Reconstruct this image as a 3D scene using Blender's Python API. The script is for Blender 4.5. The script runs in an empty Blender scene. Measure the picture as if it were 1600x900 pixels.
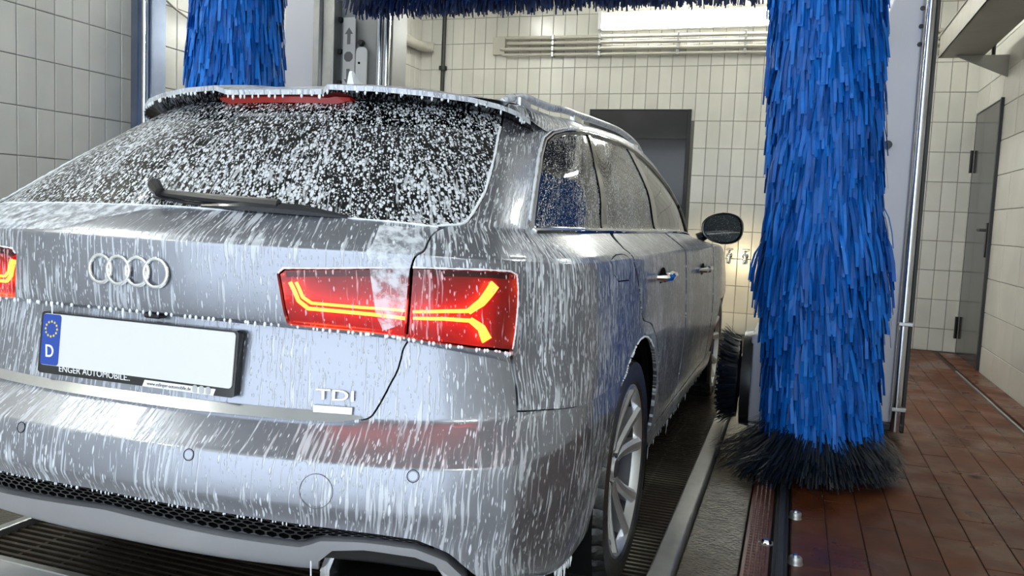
import bpy, bmesh, math, random
import numpy as np
from mathutils import Matrix, Vector
from mathutils.geometry import delaunay_2d_cdt

random.seed(7); rng = np.random.default_rng(7)
scn = bpy.context.scene
COL = scn.collection

# ------------------------------------------------------------------ camera, light, exposure
cam_d = bpy.data.cameras.new('camera'); cam = bpy.data.objects.new('camera', cam_d); COL.objects.link(cam)
_yaw, _pit, _rol = .3262, .0877, .0445
_fw = Vector((-math.sin(_yaw)*math.cos(_pit), math.cos(_yaw)*math.cos(_pit), -math.sin(_pit)))
_r = Vector((math.cos(_yaw), math.sin(_yaw), 0)); _u = _r.cross(_fw)
_R = _r*math.cos(_rol)+_u*math.sin(_rol); _U = -_r*math.sin(_rol)+_u*math.cos(_rol)
cam.matrix_world = Matrix(((_R.x, _U.x, -_fw.x, 1.3436), (_R.y, _U.y, -_fw.y, -1.3233), (_R.z, _U.z, -_fw.z, 1.0926), (0, 0, 0, 1)))
cam_d.sensor_width = 36; cam_d.lens = 1294.2/1600*36; cam_d.clip_start = .02; cam_d.clip_end = 100
scn.camera = cam

world = bpy.data.worlds.new('world'); scn.world = world; world.use_nodes = True
_bg = world.node_tree.nodes['Background']; _bg.inputs[0].default_value = (.76, .87, 1, 1); _bg.inputs[1].default_value = SKY_STRENGTH = 2.5
_p = bpy.data.lights.new('bay_door_portal', 'AREA'); _p.shape = 'RECTANGLE'; _p.size = 5.5; _p.size_y = 3.3; _p.cycles.is_portal = True
_po = bpy.data.objects.new('bay_door_portal', _p); COL.objects.link(_po); _po.location = (0, -4.0, 1.65); _po.rotation_euler = (math.radians(90), 0, 0)
TUBE_STRENGTH = 56.0
scn.view_settings.view_transform = 'Standard'; scn.view_settings.look = 'None'
scn.view_settings.exposure = 0.35; scn.view_settings.gamma = 1; scn.view_settings.use_curve_mapping = False

# ------------------------------------------------------------------ helpers
def link(name, me, mat=None, parent=None):
    o = bpy.data.objects.new(name, me); COL.objects.link(o)
    if me is not None and mat is not None:
        me.materials.clear(); me.materials.append(mat)
    if parent: o.parent = parent
    return o
def tag(o, label=None, cat=None, group=None, kind=None):
    if label: o['label'] = label
    if cat: o['category'] = cat
    if group: o['group'] = group
    if kind: o['kind'] = kind
    return o
def thing(name, label, cat, loc=(0, 0, 0), group=None):
    o = bpy.data.objects.new(name, None); COL.objects.link(o); o.location = loc; o.empty_display_size = .1
    return tag(o, label, cat, group)
def mesh(name, V, F, smooth=False):
    me = bpy.data.meshes.new(name); me.from_pydata([tuple(v) for v in V], [], [tuple(f) for f in F]); me.update()
    if smooth: me.polygons.foreach_set('use_smooth', [True]*len(me.polygons))
    return me
class MB:
    """collects shapes of ONE part"""
    def __init__(s): s.V = []; s.F = []
    def add(s, V, F):
        k = len(s.V); s.V += [tuple(v) for v in V]; s.F += [tuple(i+k for i in f) for f in F]; return s
    def box(s, x0, x1, y0, y1, z0, z1, b=0):
        if b <= 0:
            V = [(x, y, z) for z in (z0, z1) for y in (y0, y1) for x in (x0, x1)]
            return s.add(V, [(0, 2, 3, 1), (4, 5, 7, 6), (0, 1, 5, 4), (2, 6, 7, 3), (0, 4, 6, 2), (1, 3, 7, 5)])
        bm = bmesh.new(); bmesh.ops.create_cube(bm, size=1)
        for v in bm.verts: v.co = ((x0+x1)/2+v.co.x*(x1-x0), (y0+y1)/2+v.co.y*(y1-y0), (z0+z1)/2+v.co.z*(z1-z0))
        bmesh.ops.bevel(bm, geom=bm.edges[:], offset=b, segments=2, affect='EDGES', profile=.5)
        bm.verts.index_update(); r = s.add([v.co[:] for v in bm.verts], [[v.index for v in f.verts] for f in bm.faces]); bm.free(); return r
    def tube(s, pts, r, n=10, closed=False, cap=True, rs=None):
        P = [Vector(p) for p in pts]; m = len(P); V = []; F = []
        up = None
        for i, p in enumerate(P):
            a = P[(i-1) % m] if (closed or i > 0) else p; b = P[(i+1) % m] if (closed or i < m-1) else p
            t = (b-a).normalized()
            if up is None: up = Vector((0, 0, 1)) if abs(t.z) < .9 else Vector((1, 0, 0))
            x = t.cross(up)
            if x.length < 1e-4: x = t.cross(Vector((1, .3, .2)))
            x.normalize(); y = x.cross(t).normalized(); up = y
            rr = rs[i] if rs else r
            for k in range(n):
                a_ = 2*math.pi*k/n; V.append(p+x*(math.cos(a_)*rr)+y*(math.sin(a_)*rr))
        for i in range(m if closed else m-1):
            j = (i+1) % m
            for k in range(n):
                F.append((i*n+k, i*n+(k+1) % n, j*n+(k+1) % n, j*n+k))
        if cap and not closed:
            F.append(tuple(range(n))[::-1]); F.append(tuple((m-1)*n+k for k in range(n)))
        return s.add(V, F)
    def lathe(s, prof, n=32, o=(0, 0, 0), ax='z'):
        V = []; F = []; m = len(prof)
        for k in range(n):
            a = 2*math.pi*k/n
            for r, h in prof:
                c = (r*math.cos(a), r*math.sin(a), h)
                if ax == 'x': c = (h, r*math.cos(a), r*math.sin(a))
                if ax == 'y': c = (r*math.sin(a), h, r*math.cos(a))
                V.append((c[0]+o[0], c[1]+o[1], c[2]+o[2]))
        for k in range(n):
            for i in range(m-1):
                F.append((k*m+i, ((k+1) % n)*m+i, ((k+1) % n)*m+i+1, k*m+i+1))
        return s.add(V, F)
    def prism(s, poly, f0, f1):
        """poly: 2D points; f0/f1 map a 2D point to 3D for the two ends"""
        n = len(poly); V = [f0(*p) for p in poly]+[f1(*p) for p in poly]
        F = [tuple(range(n))[::-1], tuple(range(n, 2*n))]+[(i, (i+1) % n, n+(i+1) % n, n+i) for i in range(n)]
        return s.add(V, F)
    def mesh(s, name, smooth=False, fix=True, angle=None):
        me = mesh(name, s.V, s.F, smooth)
        if fix:
            bm = bmesh.new(); bm.from_mesh(me); bmesh.ops.recalc_face_normals(bm, faces=bm.faces[:]); bm.to_mesh(me); bm.free()
        if angle is not None: me.set_sharp_from_angle(angle=math.radians(angle))
        return me
    def build(s, name, mat, parent=None, smooth=False, angle=40):
        return link(name, s.mesh(name, smooth, True, angle if smooth else None), mat, parent)

# ------------------------------------------------------------------ materials
MATS = {}
def new_mat(name):
    m = bpy.data.materials.new(name); m.use_nodes = True; nt = m.node_tree
    return m, nt, nt.nodes['Principled BSDF'], nt.nodes['Material Output']
def N(nt, typ, **kw):
    n = nt.nodes.new(typ)
    for k, v in kw.items():
        if k.startswith('i_'):
            key = k[2:]; key = int(key) if key.isdigit() else key
            n.inputs[key].default_value = v
        else: setattr(n, k, v)
    return n
def math_n(nt, op, a, b=None, c=None, clamp=False):
    n = nt.nodes.new('ShaderNodeMath'); n.operation = op; n.use_clamp = clamp
    for i, x in enumerate((a, b, c)):
        if x is None: continue
        if isinstance(x, (int, float)): n.inputs[i].default_value = x
        else: nt.links.new(x, n.inputs[i])
    return n.outputs[0]
def mrange(nt, x, a, b, c=0, d=1, smooth=True):
    n = nt.nodes.new('ShaderNodeMapRange'); n.interpolation_type = 'SMOOTHSTEP' if smooth else 'LINEAR'
    n.clamp = True if not smooth else n.clamp
    nt.links.new(x, n.inputs[0])
    for i, q in enumerate((a, b, c, d)): 
        if isinstance(q, (int, float)): n.inputs[1+i].default_value = q
        else: nt.links.new(q, n.inputs[1+i])
    return n.outputs[0]
def simple(name, col, rough=.5, metal=0, spec=.5, coat=0, emit=None, es=0, noise=0, nscale=8, bump=0, bscale=60, alpha=1, trans=0):
    m, nt, b, out = new_mat(name)
    b.inputs['Base Color'].default_value = (*col, 1); b.inputs['Roughness'].default_value = rough
    b.inputs['Metallic'].default_value = metal; b.inputs['Specular IOR Level'].default_value = spec
    b.inputs['Coat Weight'].default_value = coat; b.inputs['Transmission Weight'].default_value = trans
    if emit: b.inputs['Emission Color'].default_value = (*emit, 1); b.inputs['Emission Strength'].default_value = es
    tc = N(nt, 'ShaderNodeTexCoord')
    if noise:
        nz = N(nt, 'ShaderNodeTexNoise', i_Scale=nscale, i_Detail=6.0); nt.links.new(tc.outputs['Object'], nz.inputs['Vector'])
        mx = N(nt, 'ShaderNodeMix', data_type='RGBA')
        mx.inputs['A'].default_value = (*[c*(1-noise) for c in col], 1); mx.inputs['B'].default_value = (*[min(1, c*(1+noise)) for c in col], 1)
        nt.links.new(nz.outputs['Fac'], mx.inputs['Factor']); nt.links.new(mx.outputs['Result'], b.inputs['Base Color'])
    if bump:
        nz = N(nt, 'ShaderNodeTexNoise', i_Scale=bscale, i_Detail=4.0); nt.links.new(tc.outputs['Object'], nz.inputs['Vector'])
        bp = N(nt, 'ShaderNodeBump', i_Strength=bump, i_Distance=.004); nt.links.new(nz.outputs['Fac'], bp.inputs['Height']); nt.links.new(bp.outputs[0], b.inputs['Normal'])
    MATS[name] = m; return m
def random_tint(name, cols, rough=.3, spec=.5, per='object', noise=.08, nscale=20, bump=0, rough_noise=0, metal=0):
    """colour varies from piece to piece"""
    m, nt, b, out = new_mat(name)
    src = N(nt, 'ShaderNodeObjectInfo').outputs['Random'] if per == 'object' else N(nt, 'ShaderNodeNewGeometry').outputs['Random Per Island']
    cr = N(nt, 'ShaderNodeValToRGB'); el = cr.color_ramp.elements
    while len(el) < len(cols): el.new(.5)
    for i, c in enumerate(cols): el[i].position = i/(len(cols)-1); el[i].color = (*c, 1)
    nt.links.new(src, cr.inputs[0])
    tc = N(nt, 'ShaderNodeTexCoord'); geo = N(nt, 'ShaderNodeNewGeometry')
    nz = N(nt, 'ShaderNodeTexNoise', i_Scale=nscale, i_Detail=5.0); nt.links.new(geo.outputs['Position'], nz.inputs['Vector'])
    f = mrange(nt, nz.outputs['Fac'], .3, .7, 1-noise, 1+noise)
    mx = N(nt, 'ShaderNodeVectorMath', operation='SCALE'); nt.links.new(cr.outputs[0], mx.inputs[0]); nt.links.new(f, mx.inputs['Scale'])
    nt.links.new(mx.outputs[0], b.inputs['Base Color'])
    b.inputs['Roughness'].default_value = rough; b.inputs['Specular IOR Level'].default_value = spec; b.inputs['Metallic'].default_value = metal
    if rough_noise:
        n2 = N(nt, 'ShaderNodeTexNoise', i_Scale=3.0, i_Detail=4.0); nt.links.new(geo.outputs['Position'], n2.inputs['Vector'])
        nt.links.new(mrange(nt, n2.outputs['Fac'], .35, .65, rough-rough_noise, rough+rough_noise), b.inputs['Roughness'])
    if bump:
        n3 = N(nt, 'ShaderNodeTexNoise', i_Scale=40.0, i_Detail=3.0); nt.links.new(geo.outputs['Position'], n3.inputs['Vector'])
        bp = N(nt, 'ShaderNodeBump', i_Strength=bump, i_Distance=.003); nt.links.new(n3.outputs['Fac'], bp.inputs['Height']); nt.links.new(bp.outputs[0], b.inputs['Normal'])
    MATS[name] = m; return m

def foam_mask(nt, amount, drops, streak=(120, 7), cell=(105, 30), tilt=0.0, film=.6):
    """white foam running down in streaks and drops; follows the UV map (metres across / metres down the surface)"""
    uv = N(nt, 'ShaderNodeUVMap', uv_map='UVMap')
    sep = N(nt, 'ShaderNodeSeparateXYZ'); nt.links.new(uv.outputs[0], sep.inputs[0])
    wob = N(nt, 'ShaderNodeTexNoise', i_Scale=16.0, i_Detail=1.0); nt.links.new(uv.outputs[0], wob.inputs['Vector'])
    u = math_n(nt, 'ADD', sep.outputs[0], math_n(nt, 'MULTIPLY', math_n(nt, 'SUBTRACT', wob.outputs['Fac'], .5), .008))
    if tilt: u = math_n(nt, 'ADD', u, math_n(nt, 'MULTIPLY', sep.outputs[1], tilt))
    def vec(a, b, off=0):
        c = N(nt, 'ShaderNodeCombineXYZ'); nt.links.new(math_n(nt, 'MULTIPLY', u, a), c.inputs[0]); nt.links.new(math_n(nt, 'MULTIPLY', sep.outputs[1], b), c.inputs[1]); c.inputs[2].default_value = off
        return c.outputs[0]
    big = N(nt, 'ShaderNodeTexNoise', i_Scale=1.0, i_Detail=3.0); nt.links.new(vec(5.5, 2.5, 3), big.inputs['Vector'])
    dens = mrange(nt, big.outputs['Fac'], .33, .68, -.07, .07)
    st = N(nt, 'ShaderNodeTexNoise', i_Scale=1.0, i_Detail=2.0, i_Roughness=.45); nt.links.new(vec(*streak), st.inputs['Vector'])
    th = math_n(nt, 'SUBTRACT', .66-amount*.24, dens)
    s_ = mrange(nt, math_n(nt, 'SUBTRACT', st.outputs['Fac'], th), -.015, .09)
    vo = N(nt, 'ShaderNodeTexVoronoi', feature='F1', i_Scale=1.0, i_Randomness=1.0); nt.links.new(vec(*cell), vo.inputs['Vector'])
    sc = N(nt, 'ShaderNodeSeparateColor'); nt.links.new(vo.outputs['Color'], sc.inputs[0])
    rad = math_n(nt, 'ADD', math_n(nt, 'MULTIPLY', math_n(nt, 'POWER', sc.outputs[0], 1.5), .42), math_n(nt, 'ADD', -.20+drops*.32, math_n(nt, 'MULTIPLY', dens, .8)))
    d_ = mrange(nt, math_n(nt, 'SUBTRACT', rad, vo.outputs['Distance']), 0, .16)
    v2 = N(nt, 'ShaderNodeTexVoronoi', feature='F1', i_Scale=1.0, i_Randomness=1.0); nt.links.new(vec(cell[0]*1.75, cell[1]*2.1, 5), v2.inputs['Vector'])
    s2 = N(nt, 'ShaderNodeSeparateColor'); nt.links.new(v2.outputs['Color'], s2.inputs[0])
    r2 = math_n(nt, 'ADD', math_n(nt, 'MULTIPLY', s2.outputs[0], .55), math_n(nt, 'ADD', -.30+drops*.28, math_n(nt, 'MULTIPLY', dens, .5)))
    d2 = mrange(nt, math_n(nt, 'SUBTRACT', r2, v2.outputs['Distance']), 0, .2)
    return math_n(nt, 'MAXIMUM', math_n(nt, 'MULTIPLY', s_, film), math_n(nt, 'MAXIMUM', d_, math_n(nt, 'MULTIPLY', d2, .85))), st.outputs['Fac']
def foamy(name, base, metal=.75, rough=.28, amount=.5, drops=.5, glass=None, coat=.6, emit=None, es=0, foam_col=(.76, .795, .85), tilt=0.0, cell=(105, 30), streak=(120, 7), bump=.5):
    m, nt, b, out = new_mat(name)
    fac, st = foam_mask(nt, amount, drops, tilt=tilt, cell=cell, streak=streak)
    bp = N(nt, 'ShaderNodeBump', i_Strength=bump, i_Distance=.0025); nt.links.new(fac, bp.inputs['Height'])
    if glass is None:
        b.inputs['Base Color'].default_value = (*base, 1); b.inputs['Metallic'].default_value = metal; b.inputs['Roughness'].default_value = rough
        b.inputs['Coat Weight'].default_value = coat; b.inputs['Coat Roughness'].default_value = .06
        if emit: b.inputs['Emission Color'].default_value = (*emit, 1); b.inputs['Emission Strength'].default_value = es
        nt.links.new(bp.outputs[0], b.inputs['Normal']); under = b.outputs[0]
    else:
        tr = N(nt, 'ShaderNodeBsdfTransparent'); tr.inputs[0].default_value = (*glass, 1)
        gl = N(nt, 'ShaderNodeBsdfGlossy'); gl.inputs['Roughness'].default_value = rough; gl.inputs[0].default_value = (1, 1, 1, 1)
        fr = N(nt, 'ShaderNodeFresnel'); fr.inputs[0].default_value = 1.5
        mx = N(nt, 'ShaderNodeMixShader'); nt.links.new(fr.outputs[0], mx.inputs[0]); nt.links.new(tr.outputs[0], mx.inputs[1]); nt.links.new(gl.outputs[0], mx.inputs[2]); under = mx.outputs[0]
        nt.links.new(bp.outputs[0], gl.inputs['Normal'])
    fo = N(nt, 'ShaderNodeBsdfPrincipled'); fo.inputs['Base Color'].default_value = (*foam_col, 1); fo.inputs['Roughness'].default_value = .38
    nt.links.new(bp.outputs[0], fo.inputs['Normal'])
    mix = N(nt, 'ShaderNodeMixShader'); nt.links.new(math_n(nt, 'MULTIPLY', fac, .92), mix.inputs[0]); nt.links.new(under, mix.inputs[1]); nt.links.new(fo.outputs[0], mix.inputs[2])
    nt.links.new(mix.outputs[0], out.inputs[0]); MATS[name] = m; return m

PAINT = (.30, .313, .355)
foamy('paint', (.235, .243, .28), amount=.55, drops=.95, cell=(150, 30), streak=(170, 9))  # flank silver set darker than the rear, its shade mixed in
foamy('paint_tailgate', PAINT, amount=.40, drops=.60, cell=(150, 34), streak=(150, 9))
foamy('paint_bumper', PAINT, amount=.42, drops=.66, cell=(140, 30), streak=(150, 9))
foamy('paint_doors', (.24, .245, .28), amount=.42, drops=.86, cell=(190, 42), streak=(200, 10))  # darker copy of the body silver; the side's shade sits in the colour
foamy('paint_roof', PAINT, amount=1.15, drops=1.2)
foamy('rear_glass', None, glass=(.005, .005, .006), rough=.02, amount=.36, drops=1.45, tilt=.28, cell=(112, 62), streak=(120, 14))
foamy('side_glass', None, glass=(.025, .027, .027), rough=.02, amount=.12, drops=.92, cell=(210, 90), streak=(180, 7))
foamy('front_glass', None, glass=(.45, .52, .48), rough=.02, amount=.02, drops=.02, cell=(170, 80))
foamy('lens', None, glass=(1.0, .22, .19), rough=.05, amount=.30, drops=.55, foam_col=(.9, .55, .58), cell=(130, 44), streak=(140, 12))
foamy('mirror_glass', (.04, .05, .05), metal=0, rough=.02, amount=-.6, drops=.35, cell=(260, 200))
simple('mirror_shell', (.03, .03, .033), .3, .4, coat=.5)
simple('chrome', (.86, .87, .88), .08, 1)
simple('satin_chrome', (.70, .71, .73), .22, 1, noise=.1, nscale=40)
simple('silver_plastic', (.50, .51, .55), .3, .75, coat=.3)
simple('black_plastic', (.012, .012, .013), .35)
simple('gloss_black', (.006, .006, .007), .1, coat=.5)
simple('inner_black', (.004, .004, .004), .9, spec=.1)
simple('rubber', (.022, .022, .023), .28, spec=.7, bump=.4, bscale=120)
simple('rim_silver', (.74, .75, .77), .3, .85)
simple('rim_dark', (.05, .05, .055), .4, .7)
simple('brake_steel', (.18, .17, .16), .4, .9)
simple('lamp_housing', (.17, .004, .004), .3, 0, noise=.35, nscale=30)
simple('lamp_dark', (.012, .002, .002), .25)
simple('light_guide', (.9, .3, .05), .4, emit=(1, .36, .05), es=11.0)
simple('brake_lens', (.26, .010, .006), .18, emit=(1, .02, .005), es=.04)
simple('plate_white', (.74, .74, .72), .35)
simple('plate_blue', (.012, .06, .36), .35)
simple('yellow', (.9, .72, .05), .5)
simple('white_print', (.9, .9, .9), .5)
simple('foam', (.88, .91, .95), .35)
def foam_sheet():
    m, nt, b, out = new_mat('foam_sheet'); b.inputs['Base Color'].default_value = (.86, .90, .96, 1); b.inputs['Roughness'].default_value = .4
    uv = N(nt, 'ShaderNodeUVMap', uv_map='UVMap'); nz = N(nt, 'ShaderNodeTexNoise', i_Scale=38.0, i_Detail=5.0, i_Roughness=.6); nt.links.new(uv.outputs[0], nz.inputs['Vector'])
    tr = N(nt, 'ShaderNodeBsdfTransparent'); mx = N(nt, 'ShaderNodeMixShader'); nt.links.new(mrange(nt, nz.outputs['Fac'], .36, .62, .12, .72), mx.inputs[0])
    nt.links.new(tr.outputs[0], mx.inputs[1]); nt.links.new(b.outputs[0], mx.inputs[2]); nt.links.new(mx.outputs[0], out.inputs[0]); MATS['foam_sheet'] = m
foam_sheet()
simple('seat_leather', (.02, .02, .021), .5)
simple('grout', (.17, .165, .15), .85)
random_tint('wall_tile', [(.62, .605, .55), (.70, .685, .625), (.66, .645, .585)], rough=.22, noise=.05, nscale=3)
random_tint('floor_tile', [(.066, .019, .007), (.092, .027, .009), (.078, .023, .008)], rough=.40, spec=.26, noise=.22, nscale=9, bump=.15, rough_noise=.16)
simple('floor_grout', (.035, .022, .016), .7)
simple('wet_concrete', (.095, .080, .060), .2, noise=.5, nscale=14, bump=1.0, bscale=70)
simple('paint_plain', (.33, .343, .385), .3, .75, coat=.4)
simple('pale_concrete', (.42, .42, .42), .25, noise=.25, nscale=5, bump=.3, bscale=30)
simple('ceiling_paint', (.55, .55, .52), .8, noise=.06)
simple('grate_steel', (.06, .046, .032), .35, .6, noise=.5, nscale=20)
simple('galvanised', (.48, .48, .47), .35, .85, noise=.2, nscale=18)
simple('steel_bright', (.70, .71, .72), .18, 1, noise=.15, nscale=12)
simple('blue_steel', (.20, .235, .32), .32, .9, noise=.55, nscale=5)
simple('dark_steel', (.035, .035, .035), .4, .6, noise=.3)
simple('white_panel', (.70, .70, .76), .3, coat=.2)
simple('grey_panel', (.40, .40, .38), .35)
simple('door_grey', (.04, .04, .042), .16, spec=.4, coat=.1)
simple('pipe_paint', (.50, .475, .41), .4, noise=.15)
simple('tray_paint', (.30, .285, .25), .45, .3, noise=.2, nscale=7)
simple('tube_light', (1, 1, 1), .4, emit=(.98, 1, .93), es=TUBE_STRENGTH)
simple('lamp_white', (.8, .8, .78), .35)
simple('gutter_red', (.11, .035, .022), .3, noise=.4, nscale=30)
simple('sign_white', (.62, .62, .62), .4)
simple('sign_grey', (.14, .14, .15), .5)
BLUES = [(.001, .070, .34), (.002, .115, .50), (.004, .18, .68), (.001, .09, .42)]
random_tint('bristle_blue', BLUES, rough=.42, spec=.3, per='island', noise=.1)
random_tint('strip_blue', BLUES, rough=.42, spec=.3, per='object', noise=.1)
random_tint('bristle_navy', [(.002, .012, .06), (.003, .02, .10), (.002, .010, .05)], rough=.45, per='island', noise=.1)
random_tint('bristle_black', [(.002, .004, .008), (.004, .012, .028), (.006, .007, .009)], rough=.4, per='island', noise=.1)
M_ = MATS

# ------------------------------------------------------------------ the setting: wash bay
XL, XR_, YB, Y0, ZC = -2.75, 2.82, 7.25, -4.0, 3.45
TZ = [2.66-.272*k for k in range(-3, 11)]            # horizontal joints of the wall tiles
def struct(name, mb, mat, parent=None, label=None, smooth=False):
    o = mb.build(name, M_[mat], parent, smooth); o['kind'] = 'structure'
    if label: o['label'] = label
    return o
wall_back = struct('wall_back', MB().box(XL-.2, XR_+.2, YB, YB+.2, -.3, ZC), 'grout', label='back wall of the wash bay with cream portrait tiles')
wall_left = struct('wall_left', MB().box(XL-.2, XL, Y0, YB, -.3, ZC), 'grout', label='left wall of the wash bay with cream portrait tiles')
wall_right = struct('wall_right', MB().box(XR_, XR_+.2, Y0, YB, -.3, ZC), 'grout', label='right wall of the wash bay with wide cream tiles')
ceiling = struct('ceiling', MB().box(XL-.2, XR_+.2, Y0, YB+.2, ZC, ZC+.15), 'ceiling_paint', label='painted ceiling of the wash bay')

def tile_geo(w, h, t=.007, b=.003):
    V = [(-w/2, 0, -h/2), (w/2, 0, -h/2), (w/2, 0, h/2), (-w/2, 0, h/2)]
    V += [(-w/2, -t+b, -h/2), (w/2, -t+b, -h/2), (w/2, -t+b, h/2), (-w/2, -t+b, h/2)]
    V += [(-w/2+b, -t, -h/2+b), (w/2-b, -t, -h/2+b), (w/2-b, -t, h/2-b), (-w/2+b, -t, h/2-b)]
    F = [(8, 9, 10, 11)]
    for a, c in ((0, 4), (4, 8)):
        for i in range(4): F.append((a+i, a+(i+1) % 4, c+(i+1) % 4, c+i))
    return V, F
def tile_wall(parent, rotz, org, length, pitch, first, rows, solo, skip):
    """tiles run along the wall's own +x; org = wall point at run 0; solo(run,z) -> object of its own"""
    cache = {}; rest = MB(); rest_n = 0
    ca, sa = math.cos(rotz), math.sin(rotz)
    g = .004
    k0 = int(math.floor(-first/pitch))-1
    for r in range(len(rows)-1):
        z1, z0 = rows[r], rows[r+1]
        if z0 >= ZC: continue
        z1 = min(z1, ZC); z0 = max(z0, 0.0)
        if z1-z0 < .03: continue
        c = k0
        while True:
            a = first+c*pitch; b = a+pitch; c += 1
            if a >= length: break
            a = max(a, 0); b = min(b, length)
            if b-a < .02: continue
            m, zm = (a+b)/2, (z0+z1)/2
            if skip(m, zm): continue
            w, h = round(b-a-g, 3), round(z1-z0-g, 3)
            jit = random.uniform(-.0006, .0006)
            P = (org[0]+ca*m+sa*jit, org[1]+sa*m-ca*jit, zm)
            if solo(m, zm):
                if (w, h) not in cache:
                    V, F = tile_geo(w, h); me = mesh('wall_tile', V, F); me.materials.append(M_['wall_tile']); cache[(w, h)] = me
                o = bpy.data.objects.new('tile', cache[(w, h)]); COL.objects.link(o); o.parent = parent; o.location = P
                o.rotation_euler = (0, 0, rotz+random.uniform(-.004, .004))
            else:
                V, F = tile_geo(w, h)
                rest.add([(P[0]+ca*x-sa*y, P[1]+sa*x+ca*y, P[2]+z) for x, y, z in V], F)
    if rest.V:
        o = link('tiles', rest.mesh('tiles'), M_['wall_tile'], parent); o['kind'] = 'stuff'
# back wall: run = x - XL
tile_wall(wall_back, 0, (XL, YB, 0), XR_-XL, .127, (2.46-XL) % .127, TZ,
    lambda m, z: (z > 1.35 and z < 2.9 and -2.75 < m+XL < 1.12 and not (z < 2.1 and m+XL < -.8)) or (.27 < m+XL < 1.12 and z < 2.9) or (m+XL > 1.9 and z < 2.9),
    lambda m, z: -.78 < m+XL < .27 and z < 2.15)
# left wall faces +x: its run goes along +y -> rotate so that the tile's -y (front) points to +x
tile_wall(wall_left, math.pi/2, (XL, Y0, 0), YB-Y0, .1235, (2.155-Y0) % .1235, TZ,
    lambda m, z: (1.85 < m+Y0 < 3.75 and .9 < z < 2.6) or (5.9 < m+Y0 and 2.1 < z < 3.2), lambda m, z: False)
# right wall faces -x: run along -y from the back corner
tile_wall(wall_right, -math.pi/2, (XR_, YB, 0), YB-Y0, .508, .03, TZ,
    lambda m, z: YB-m > 3.2 and z < 3.0, lambda m, z: 6.1 < YB-m < 7.12 and z < 2.1)

# doors
def door_leaf(name, label, w, h, mat):
    """leaf in its own xz plane facing -y, hinge edge at x=0"""
    root = tag(thing(name, label, 'door'), kind='structure')
    MB().box(.009, w-.036, -.012, .03, .01, h-.013, .003).build('leaf', M_[mat], root)
    f = MB(); f.box(0, .008, -.014, .04, 0, h); f.box(w-.035, w, -.025, .04, 0, h); f.box(.008, w-.035, -.014, .04, h-.012, h)
    f.build('door_frame', M_['dark_steel'], root)
    return root
d1 = door_leaf('door_1', 'glossy dark grey door with lever handle on the right wall', 1.0, 2.18, 'door_grey')
d1.location = (XR_-.005, 7.13, 0); d1.rotation_euler = (0, 0, -math.pi/2)
h = MB(); h.box(.85, .89, -.022, -.012, .92, 1.20, .004); h.tube([(.87, -.02, 1.14), (.87, -.06, 1.14), (.76, -.06, 1.14)], .011, 8); h.build('door_handle', M_['black_plastic'], d1, True)
for z in (.25, 1.75):
    MB().tube([(.028, -.03, z-.1), (.028, -.03, z+.1)], .013, 8).build('hinge', M_['black_plastic'], d1, True)
d2 = door_leaf('door_2', 'dark door in the tiled back wall behind the car', 1.05, 2.23, 'door_grey')
d2.location = (-.78, YB-.004, 0)
for i in range(1): MB().box(.045, 1.005, -.016, -.012, 1.93, 1.945, .001).build('rail', M_['dark_steel'], d2)

# floor
floor = struct('floor', MB().box(XL-.2, XR_+.2, Y0, YB+.2, -.35, -.16), 'inner_black', label='floor of the wash bay with red tiles, concrete and a grated pit')
def fpart(name, mat, x0, x1, y0, y1, z1=0, z0=-.16, b=.004):
    return MB().box(x0, x1, y0, y1, z0, z1, b).build(name, M_[mat], floor)
fpart('concrete_apron', 'pale_concrete', XL, 2.82, Y0, .475, -.001)
fpart('concrete_strip', 'wet_concrete', 1.065, 1.245, .475, YB, 0)
fpart('concrete_side', 'wet_concrete', XL, -1.03, .475, YB, -.001)
fpart('tile_bed', 'floor_grout', 1.40, XR_, .475, YB, -.006)
fpart('gutter_bed', 'floor_grout', 1.245, 1.40, .475, YB, -.03)
# red floor tiles
ft = {}
fx = [1.402+.1220*k for k in range(0, 11)]
for k in range(10):
    y = .475-.245*(k % 2)
    while y < YB:
        a, b = max(y, .478), min(y+.49, YB); y += .49
        if b-a < .03: continue
        w, l = .1185, round(b-a-.004, 3)
        if (w, l) not in ft:
            V, F = tile_geo(w, l, .012, .0015); V = [(x, z, -yy-.006) for x, yy, z in V]
            me = mesh('floor_tile', V, [f[::-1] for f in F]); me.materials.append(M_['floor_tile']); ft[(w, l)] = me
        o = bpy.data.objects.new('floor_tile', ft[(w, l)]); COL.objects.link(o); o.parent = floor
        o.location = (fx[k]+.061, (a+b)/2, -.006+random.uniform(-.0008, .0008))
for i in range(28):                                   # plinth course along the right wall
    a = .478+.245*i
    if a+.245 > YB: break
    key = ('p',)
    if key not in ft:
        V, F = tile_geo(.145, .241, .012, .003); V = [(x, z, -yy-.006) for x, yy, z in V]
        me = mesh('floor_tile', V, [f[::-1] for f in F]); me.materials.append(M_['floor_tile']); ft[key] = me
    o = bpy.data.objects.new('floor_tile', ft[key]); COL.objects.link(o); o.parent = floor; o.location = (2.735, a+.1225, .004)
MB().box(2.628, 2.642, .48, 6.05, -.02, .008, .002).build('drain_edge', M_['galvanised'], floor)
# grated pit under the car
g = MB(); y = .50
while y < 6.9:
    g.box(-1.02, .985, y, y+.013, -.035, 0); y += .031
for x in np.arange(-1.0, .99, .166): g.box(x, x+.012, .48, 6.9, -.04, -.004)
gr = g.build('grating_bars', M_['grate_steel'], floor); gr['kind'] = 'stuff'
MB().box(.99, 1.06, .475, YB, -.16, .035, .006).build('steel_kerb', M_['galvanised'], floor)
MB().box(-1.03, -.99, .475, YB, -.16, .02, .006).build('steel_kerb', M_['galvanised'], floor)
MB().box(-1.03, 1.06, .455, .482, -.16, .004, .003).build('pit_edge', M_['galvanised'], floor)
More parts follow.
